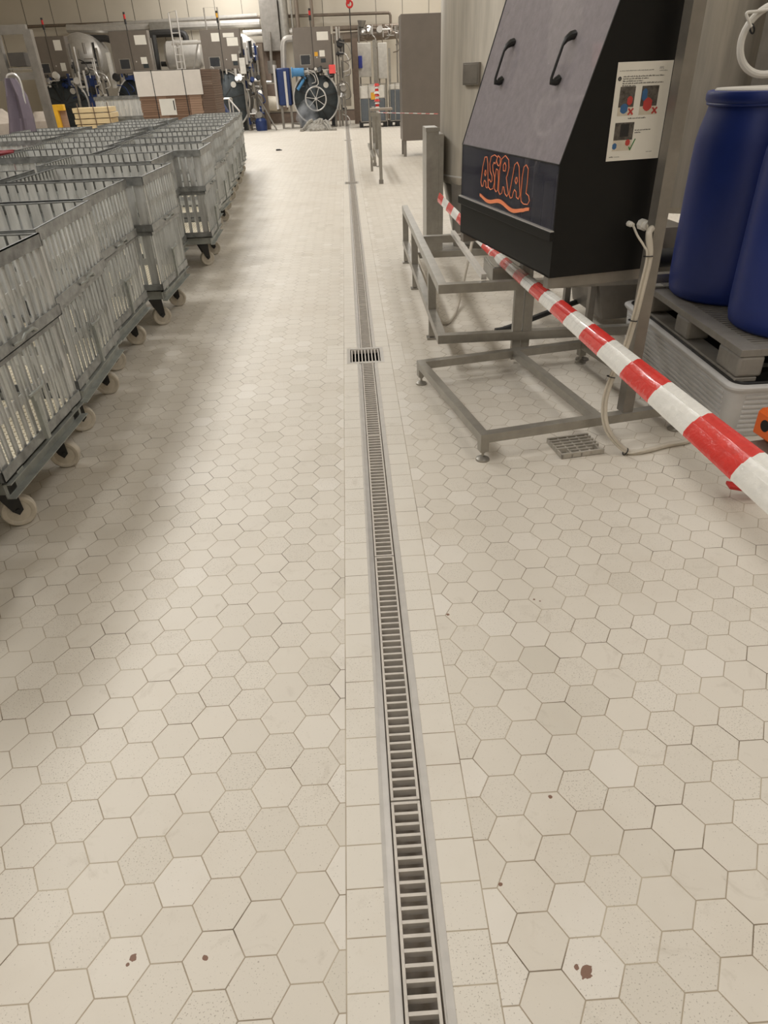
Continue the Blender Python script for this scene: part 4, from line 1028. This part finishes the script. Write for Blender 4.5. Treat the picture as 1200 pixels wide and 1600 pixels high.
# long pipes on the wall
bpipe('wall_pipe', [(-60, 46, YW), (402, 27, YW), (608, 20, YW-.0)], .05, 'pipe_d', 'thin brown pipe high along the back wall')
bpipe('wall_pipe', [(128, 41, YW), (402, 24, YW)], .07, 'pipe', 'pale upper pipe along the back wall left of grey box')
bpipe('wall_pipe', [(105, 45, YW-.3), (170, 46, YW-.3), (406, 36, YW-.3)], .13, 'pipe', 'fat pale insulated pipe along the back wall')
bpipe('wall_pipe', [(380, 52, YW-.3), (470, 48, YW-.3)], .10, 'pipe', 'pale insulated pipe behind the grey wall box')
bpipe('wall_pipe', [(520, 60, YW-.2), (628, 52, YW-.2)], .16, 'pipe_d', 'thick brown pipe along the wall right of the machines')
bpipe('wall_pipe', [(520, 45, YW-.3), (628, 40, YW-.3)], .08, 'pipe_d', 'brown pipe on the wall above the white dosing boxes')
bpipe('wall_pipe', [(608, 20, YW), (610, 24, YW), (611, 60, YW)], .05, 'pipe_d', 'brown pipe dropping beside the large plain cabinet')
bpipe('wall_pipe', [(140, 60, YW-.8), (165, 60, YW-.8), (172, 62, YW-.8)], .11, 'rubber', 'dark elbow pipe right of white pressure vessel')
bpipe('wall_pipe', [(233, 56, YW-.6), (240, 53, YW-.6), (275, 52, YW-.6), (290, 58, YW-.6), (293, 98, YW-.6)], .12, 'rubber', 'black insulated pipe loop above cardboard bundle', smoothn=4)
bpipe('wall_pipe', [(238, 55, YW-.9), (242, 80, YW-.9), (247, 112, YW-.9)], .13, 'rubber', 'black insulated pipe dropping left of the ladder')
bpipe('wall_pipe', [(252, 100, YW-.8), (312, 101, YW-.8)], .08, 'rubber', 'black pipe low behind the ladder and the cardboard')
bpipe('wall_pipe', [(458, 60, YM+.6), (446, 62, YM+.6), (443, 75, YM+.6), (444, 110, YM+.6)], .10, 'pipe', 'pale bent pipe beside the blue heat exchanger', smoothn=4)
bpipe('wall_pipe', [(400, 160, YW-.6), (446, 163, YW-.6)], .09, 'pipe', 'white horizontal pipe low on the wall with thick sleeve')
m = MB(); m.tube([at(415, 161, YW-.6), at(433, 162, YW-.6)], .24, 16); tag(m.build('pipe_sleeve', 'cream'), 'pale thick sleeve around the low white wall pipe', 'sleeve')
bpipe('wall_pipe', [(410, 129, YW-.6), (442, 128, YW-.6)], .06, 'pipe', 'thin white horizontal pipe above the thick sleeve')
bpipe('wall_pipe', [(421, 50, YW-.7), (424, 95, YW-.7), (427, 128, YW-.7)], .05, 'steel_d', 'thin vertical valve pipe below the grey wall box')
m = MB(); m.cyl(at(424, 95, YW-.7), at(426, 115, YW-.7), .16, k=12); tag(m.build('valve', 'steel_d'), 'grey valve body on the thin vertical pipe', 'valve')
# large vertical duct and other verticals from above
for (pxa, pya, pxb, pyb, r, mt, lab) in ((440, -60, 446, 62, .30, 'steel', 'large vertical steel duct left of the machine with handwheel'), (462, -60, 466, 45, .12, 'pipe_d', 'middle brown vertical pipe above the control cabinet'), (484, -60, 489, 42, .09, 'pipe_d', 'brown vertical pipe rising behind the control cabinet'), (455, -60, 458, 48, .06, 'steel', 'thin steel riser beside the large duct'), (418, -60, 422, 12, .07, 'steel', 'short steel riser above the grey wall box')):
    a = at(pxa, pya, YW-.35); b = at(pxb, pyb, YW-.35); m = MB(); m.cyl((b.x, b.y, b.z), (b.x, b.y, CEIL), r*.62, k=20); tag(m.build('vertical_pipe', mt), lab, 'pipe')
def wbox(pcx, pcy, wpx, hpx, YY, dpt, mt, name, lab, cat, bevel=.01, grp=None):
    p = at(pcx, pcy, YY); sc = depth(p)/F_PX; w_ = wpx*sc; h_ = hpx*sc*1.17; m = MB(); m.box(-w_/2, w_/2, 0, dpt, -h_/2, h_/2); o = m.build(name, mt, None, bevel=bevel); o.location = (p.x, YY, p.z); return tag(o, lab, cat, grp)
wbox(422, 40, 28, 56, YW-.55, .8, 'steel_d', 'wall_box', 'grey steel box mounted high beside the vertical duct', 'box')
wbox(251, 44, 34, 14, YW-.6, .8, 'steel', 'wall_box', 'small steel box on the pipes above the cardboard bundle', 'box')
# wall plates behind
wbox(425, 120, 40, 76, YB-.12, .08, 'wallb', 'wall_plate', 'dull wall plate behind the valve pipes', 'panel')
# pressure vessels with dished ends
def dish(px, py, rpx, YY, ln, mt, lab):
    c = at(px, py, YY); sc = depth(c)/F_PX; r = rpx*sc; t = thing('pressure_vessel', lab, 'vessel', (c.x, YY, 0)); m = MB()
    m.lathe([(.02, -.35*r), (r*.5, -.3*r), (r*.85, -.12*r), (r, 0), (r, ln)], (0, 0, c.z), 36, 0, 'y'); m.build('shell', mt, t)
    m = MB(); m.torus((0, .02, c.z), (0, 1, 0), r, .02, 36, 6); m.build('seam_ring', 'bright', t)
    m = MB()
    for x in (-r*.7, r*.7): m.box(x-.06, x+.06, .3, .42, 0, c.z-r*.5)
    m.build('support_leg', 'steel_d', t)
dish(128, 88, 30, YM+2.1, 1.2, 'pipe', 'large shiny insulated vessel right of the leftmost control cabinet')
dish(378, 78, 20, YM+2.1, 1.2, 'milky', 'white dish-ended vessel right of the four-notice control cabinet')
c0, c1 = at(258, 88, YM+2.3), at(318, 86, YM+2.3)
t = thing('pressure_vessel', 'pale horizontal vessel behind the ladder above the cardboard', 'vessel', (c0.x, YM+2.3, 0)); m = MB()
m.lathe([(.05, 0), (.35, .05), (.45, .15), (.45, c1.x-c0.x-.15), (.35, c1.x-c0.x-.05), (.05, c1.x-c0.x)], (0, 0, c0.z), 32, 0, 'x'); m.build('shell', 'pipe', t)
for x in (.3, c1.x-c0.x-.3):
    m = MB(); m.box(x-.06, x+.06, -.1, .1, 0, c0.z-.4); m.build('support_leg', 'steel_d', t)
# ladder
t = thing('ladder', 'slim steel access ladder behind the cardboard bundle', 'ladder', (0, 0, 0)); Yl = YM+.2
m = MB(); a, b = at(263, 20, Yl), at(276, 100, Yl); a2, b2 = at(275, 18, Yl), at(288, 100, Yl)
xa, xb = (a.x+b.x)/2, (a2.x+b2.x)/2
m.tube([(xa, Yl, 0), (xa, Yl, a.z), (xb, Yl, a.z+.05), (xb, Yl, a.z-.5)], .025, 8); m.tube([(xb, Yl, 0), (xb, Yl, a.z-.5)], .025, 8); m.build('side_rails', 'bright', t)
for i in range(14):
    m = MB(); m.tube([(xa, Yl, .3+i*.2), (xb, Yl, .3+i*.2)], .014, 6); m.build('rung', 'bright', t)
t = thing('handrail', 'pale steel handrail frame right of the ladder', 'rail', (0, 0, 0)); m = MB()
P_ = [at(318, 12, Yl+.6), at(339, 12, Yl+.6)]; x0, x1 = P_[0].x, P_[1].x
m.tube([(x0, Yl+.6, 0), (x0, Yl+.6, P_[0].z), (x1, Yl+.6, P_[0].z), (x1, Yl+.6, 0)], .025, 8)
xc = at(268, 68, Yl+.6).x; m.tube([(xc, Yl+.6, at(268, 68, Yl+.6).z), (x1, Yl+.6, at(268, 68, Yl+.6).z)], .05, 8); m.tube([(xc+.5, Yl+.6, 1.6), (xc+.9, Yl+.6, at(268, 68, Yl+.6).z)], .03, 8); m.tube([(xc+.2, Yl+.6, 0), (xc+.2, Yl+.6, at(268, 68, Yl+.6).z)], .05, 8)
m.build('tube', 'pipe', t)
# blue heat exchanger
p0, p1 = at(447, 165, YM+.2), at(447, 106, YM+.2); wx = 20*depth(p0)/F_PX
t = thing('heat_exchanger', 'dark blue plate heat exchanger left of the handwheel machine', 'machine', (p0.x, YM+.2, 0))
m = MB(); m.box(-wx/2, wx/2, 0, .7, p0.z, p1.z); m.build('plate_pack', 'blue2', t, bevel=.04)
m = MB(); m.box(-wx/2-.10, -wx/2-.03, -.03, .72, p0.z-.1, p1.z+.1); m.box(.02, .10, -.04, -.0, p0.z-.05, p1.z-.1); m.build('end_rail', 'bright', t, smooth=False)
m = MB(); m.box(-.2, -.12, .1, .2, 0, p0.z+.02); m.box(.12, .2, .1, .2, 0, p0.z+.02); m.build('leg', 'steel_d', t)
c = at(462, 113, YM-.2); m = MB(); m.cyl((c.x-.1, YM-.2, c.z), (c.x+.28, YM-.2, c.z), .12, k=16); m.cyl((c.x-.14, YM-.2, c.z), (c.x-.1, YM-.2, c.z), .15, k=16); m.tube([(c.x+.3, YM-.1, c.z-.15), (c.x+.02, YM-.25, c.z-.5)], .05, 8)
tag(m.build('actuator', 'lblue'), 'light blue actuator beside the dark blue heat exchanger', 'motor')
# valve tangles
cluster(137, 118, 44, 60, YM-.7, 50, 1, 'tangle of valves and small pipes below the shiny insulated vessel')
cluster(395, 140, 24, 95, YM+.0, 80, 2, 'tall tangle of valves and hoses left of the blue heat exchanger', ('steel_d', 'bright', 'dark', 'blue2'))
cluster(532, 120, 10, 90, YM+.2, 30, 6, 'upright pipes and hoses right of the handwheel machine', ('steel_d', 'bright', 'dark'))
cluster(590, 50, 60, 14, YW-.8, 40, 7, 'steel elbows and valves above the white dosing boxes', ('steel_d', 'bright', 'pipe_d'))
m = MB(); m.cyl(at(565, 42, YW-.9), at(565, 32, YW-.9), .10, .16, k=20); tag(m.build('funnel', 'steel_d'), 'small steel funnel on the pipework right of the machines', 'funnel')
# salmon control box
wbox(519, 108, 10, 10, YM-.3, .12, 'redpink', 'indicator_box', 'bright salmon red square box at the cabinet corner above the black door', 'box')
wbox(212, 121, 34, 5, YM-.1, .2, 'blue2', 'valve_strip', 'dark blue strip below the one-notice control cabinet', 'strip')
wbox(173, 110, 5, 40, YM-.2, .2, 'milky', 'switch_box', 'narrow white upright box left of the second control cabinet', 'box')
wbox(379, 103, 9, 18, YM-.2, .15, 'milky', 'switch_box', 'white switch box with grey frame right of the four-notice cabinet', 'box')
to_floor(140, 118, YM-.5, .28, 'blue2', 'blue_column', 'blue painted column behind the pale boards', 'column')
to_floor(553, 60, YM+1.5, .22, 'wallb', 'brown_post', 'dark brown upright post right of the handwheel machine')
to_floor(585, 62, YM+1.6, .13, 'steel', 'steel_post', 'steel post between the two white dosing boxes')
to_floor(404, 68, YM+.4, .22, 'pipe_d', 'steel_post', 'brown steel post left of the dark blue heat exchanger')
to_floor(527, 45, YM+.6, .08, 'steel', 'steel_post', 'slim steel post right of the control cabinet, left one')
to_floor(608, 75, YM+1.5, .08, 'steel', 'steel_post', 'slim steel post right of the smaller white box')
# dosing boxes on the wall
def dosing(px, py, wpx, hpx, YY, lab, extra):
    p = at(px, py, YY); sc = depth(p)/F_PX; w_ = wpx*sc; h_ = hpx*sc*1.17; t = thing('dosing_box', lab, 'box', (p.x, YY, 0))
    m = MB(); m.box(-w_/2, w_/2, 0, .25, p.z-h_/2, p.z+h_/2); m.build('housing', 'milky', t, bevel=.02)
    for x in (-w_/2+.04, w_/2-.04):
        m = MB(); m.box(x-.03, x+.03, .25, .31, 0, p.z+h_/2); m.build('post', 'steel', t)
    for (qx, qy, ww, hh, mt, nm) in extra:
        q = at(qx, qy, YY-.1); m = MB(); m.box(q.x-p.x-ww*sc/2, q.x-p.x+ww*sc/2, -.1, -.005, q.z-hh*sc*.58, q.z+hh*sc*.58); m.build(nm, mt, t, bevel=.015)
dosing(566, 94, 28, 38, YM+1.9, 'white dosing box on posts with black and blue dispensers on its front', [(563, 97, 6, 14, 'blue3', 'dispenser'), (555, 99, 5, 18, 'black', 'dispenser'), (554, 77, 4, 4, 'white', 'gauge')])
dosing(598, 95, 14, 40, YM+2.0, 'narrower white dosing box right of the steel post', [])
wbox(539, 125, 16, 60, YM+1.7, .1, 'wall', 'wall_plate', 'pale panel beside the brown post', 'panel', 0)
bpipe('wall_pipe', [(534, 62, YM+1.8), (535, 92, YM+1.8), (541, 96, YM+1.8)], .09, 'rubber', 'black hose bend beside the brown post', smoothn=3)
# containers of dye on pallets
def ibc(px0, px1, pyt, pyb, pyl, YY, lab):
    a = at((px0+px1)/2, pyb, YY); b = at((px0+px1)/2, pyt, YY); l = at((px0+px1)/2, pyl, YY); sc = depth(a)/F_PX; w_ = (px1-px0)*sc
    t = thing('dye_container', lab, 'container', (a.x, YY, 0), 0, 'dye containers on black pallets'); z0 = .16
    m = MB(); m.box(-w_/2, w_/2, 0, .8, z0, l.z); m.build('filled_part', 'liq', t, bevel=.03)
    m = MB(); m.box(-w_/2, w_/2, 0, .8, l.z, b.z-.04); m.cyl((0, .4, b.z-.04), (0, .4, b.z+.02), .1, k=16); m.build('empty_part', 'milky', t, bevel=.03)
    m = MB()
    for i in range(4):
        x = -w_/2+w_*i/3; m.box(x-.012, x+.012, -.03, -.008, z0, b.z+.02)
    m.box(-w_/2, w_/2, -.03, -.008, b.z, b.z+.025); m.box(-w_/2, w_/2, -.03, -.008, z0, z0+.025); m.build('cage', 'steel', t, smooth=False)
    m = MB(); m.box(-w_/2-.05, w_/2+.05, 0, .85, .12, .16)
    for x in (-w_/2-.05, -.06, w_/2-.07): m.box(x, x+.12, 0, .85, 0, .12)
    m.build('pallet', 'black', t)
ibc(564, 603, 132, 182, 154, 26.5, 'caged dye container half full behind the far tape rack')
ibc(610, 634, 130, 180, 140, 26.5, 'caged dye container left of the large plain cabinet, nearly full')
wbox(584, 150, 9, 8, 26.45, .01, 'amber', 'yellow_label', 'yellow label on the half-full dye container', 'label', 0)
# hoist hooks hanging
for (px, pyh, pyb_, lab) in ((546, 5, 55, 'thin chain hanging from a red hoist hook right of the machines'),):
    a = at(px, pyh, YM-.5); b = at(px+2, pyb_, YM-.5)
    t = thing('hoist_chain', lab, 'hoist', (a.x, YM-.5, 0)); m = MB(); m.tube([(0, 0, CEIL), (0, 0, a.z)], .012, 6); m.tube([(0, 0, a.z-.1), (0, 0, 1.7)], .012, 6); m.build('chain', 'dark', t)
    m = MB(); m.torus((0, 0, a.z-.02), (0, 1, 0), .09, .03, 20, 8); m.box(-.1, .0, -.04, .04, a.z-.02, a.z+.18); m.build('hook', 'red', t)
# steaming outlet pile of fibre on the floor under the machine
def lint():
    rr = random.Random(3); m = MB(); t = thing('fibre_heap', 'grey heap of wet fibre strips on the floor below the handwheel', 'heap', (at(494, 186, 25.9).x, 25.9, 0))
    for i in range(16):
        a = -PI/2+rr.uniform(-1.3, 1.3); L0 = rr.uniform(.2, .42); w_ = rr.uniform(.05, .1)
        x0 = rr.uniform(-.18, .3); h0 = rr.uniform(.25, .75)
        p = smooth_pts([(x0, .25, h0*.45), (x0+.3*L0*math.cos(a), .25+.3*L0*math.sin(a), h0*.4), (x0+.7*L0*math.cos(a), .25+.7*L0*math.sin(a), .12), (x0+L0*math.cos(a), .25+L0*math.sin(a), .03), (x0+(L0+.12)*math.cos(a+.3), .25+(L0+.12)*math.sin(a+.3), .03)], 3)
        m.tube(p, w_*.6, 6)
    m.build('strips', 'lint', t)
    m = MB(); m.lathe([(.5, 0), (.45, .08), (.3, .18), (.15, .26), (.05, .3), (.02, .31)], (0, .35, 0), 18)
    for i, v in enumerate(m.v): m.v[i] = (v[0]*(1+.25*math.sin(i*2.3)), v[1]*(1+.1*math.sin(i*1.7)), v[2])
    m.build('mound', 'lint', t)
lint()
def tile_scrap(px, py, w_, d_, rz, lab):
    p = at(px, py, 25); d = (Vector((p.x, p.y, p.z))-Vector((0, 0, HC))); q = Vector((0, 0, HC))+d*(HC/-d.z); m = MB(); m.box(-w_/2, w_/2, -d_/2, d_/2, 0, .03); m.box(-w_/2+.03, w_/2-.08, -d_/2+.05, d_/2-.05, .03, .045)
    o = m.build('floor_plate', 'steel_d'); o.location = (q.x, q.y, 0); o.rotation_euler = (0, 0, rz); tag(o, lab, 'plate')
tile_scrap(472, 194, .5, .5, .5, 'loose grey plate on the floor left of the fibre heap')
tile_scrap(513, 199, .45, .5, -.4, 'loose grey plate on the floor right of the fibre heap')
# steam rising from the heap: thin, real volume
m = MB(); m.lathe([(.05, 0), (.3, .08), (.42, .3), (.36, .55), (.2, .8), (.04, .9)], (0, 0, 0), 20)
st = m.build('steam', 'lint'); st.location = (at(480, 178, 26.6).x, 26.75, .02); tag(st, 'faint steam puff left of the black round door', 'steam')
sm = bpy.data.materials.new('steam'); sm.use_nodes = True; nt = sm.node_tree; nt.nodes.remove(nt.nodes['Principled BSDF'])
vs_ = nt.nodes.new('ShaderNodeVolumeScatter'); vs_.inputs['Color'].default_value = (.92, .92, .9, 1); nt.links.new(vs_.outputs[0], nt.nodes['Material Output'].inputs['Volume'])
tcs = nt.nodes.new('ShaderNodeTexCoord'); sn = noise(nt, 3.5, 4, tcs.outputs['Object'], .6); ds = ((sn-.40)*16.)._m('MAXIMUM', 0.); nt.links.new(ds.s, vs_.inputs['Density'])
st.data.materials.clear(); st.data.materials.append(sm)
# rod leaning
p0 = at(432, 190, 27.2); p1 = at(405, 170, 27.2)
m = MB(); m.tube([(p0.x, 27.0, .02), (p1.x, 27.4, 1.0)], .025, 8); tag(m.build('leaning_rod', 'steel_d'), 'thin rod leaning on the pipe tangle, foot on the floor', 'rod')
m = MB(); m.lathe([(.18, 0), (.2, .1), (.2, .3), (.14, .38)], (0, 0, 0), 20); o = m.build('floor_motor', 'blue2'); o.location = (at(408, 178, 27.6).x, 27.3, 0); tag(o, 'dark blue motor on the floor right of the pipe tangle', 'motor')
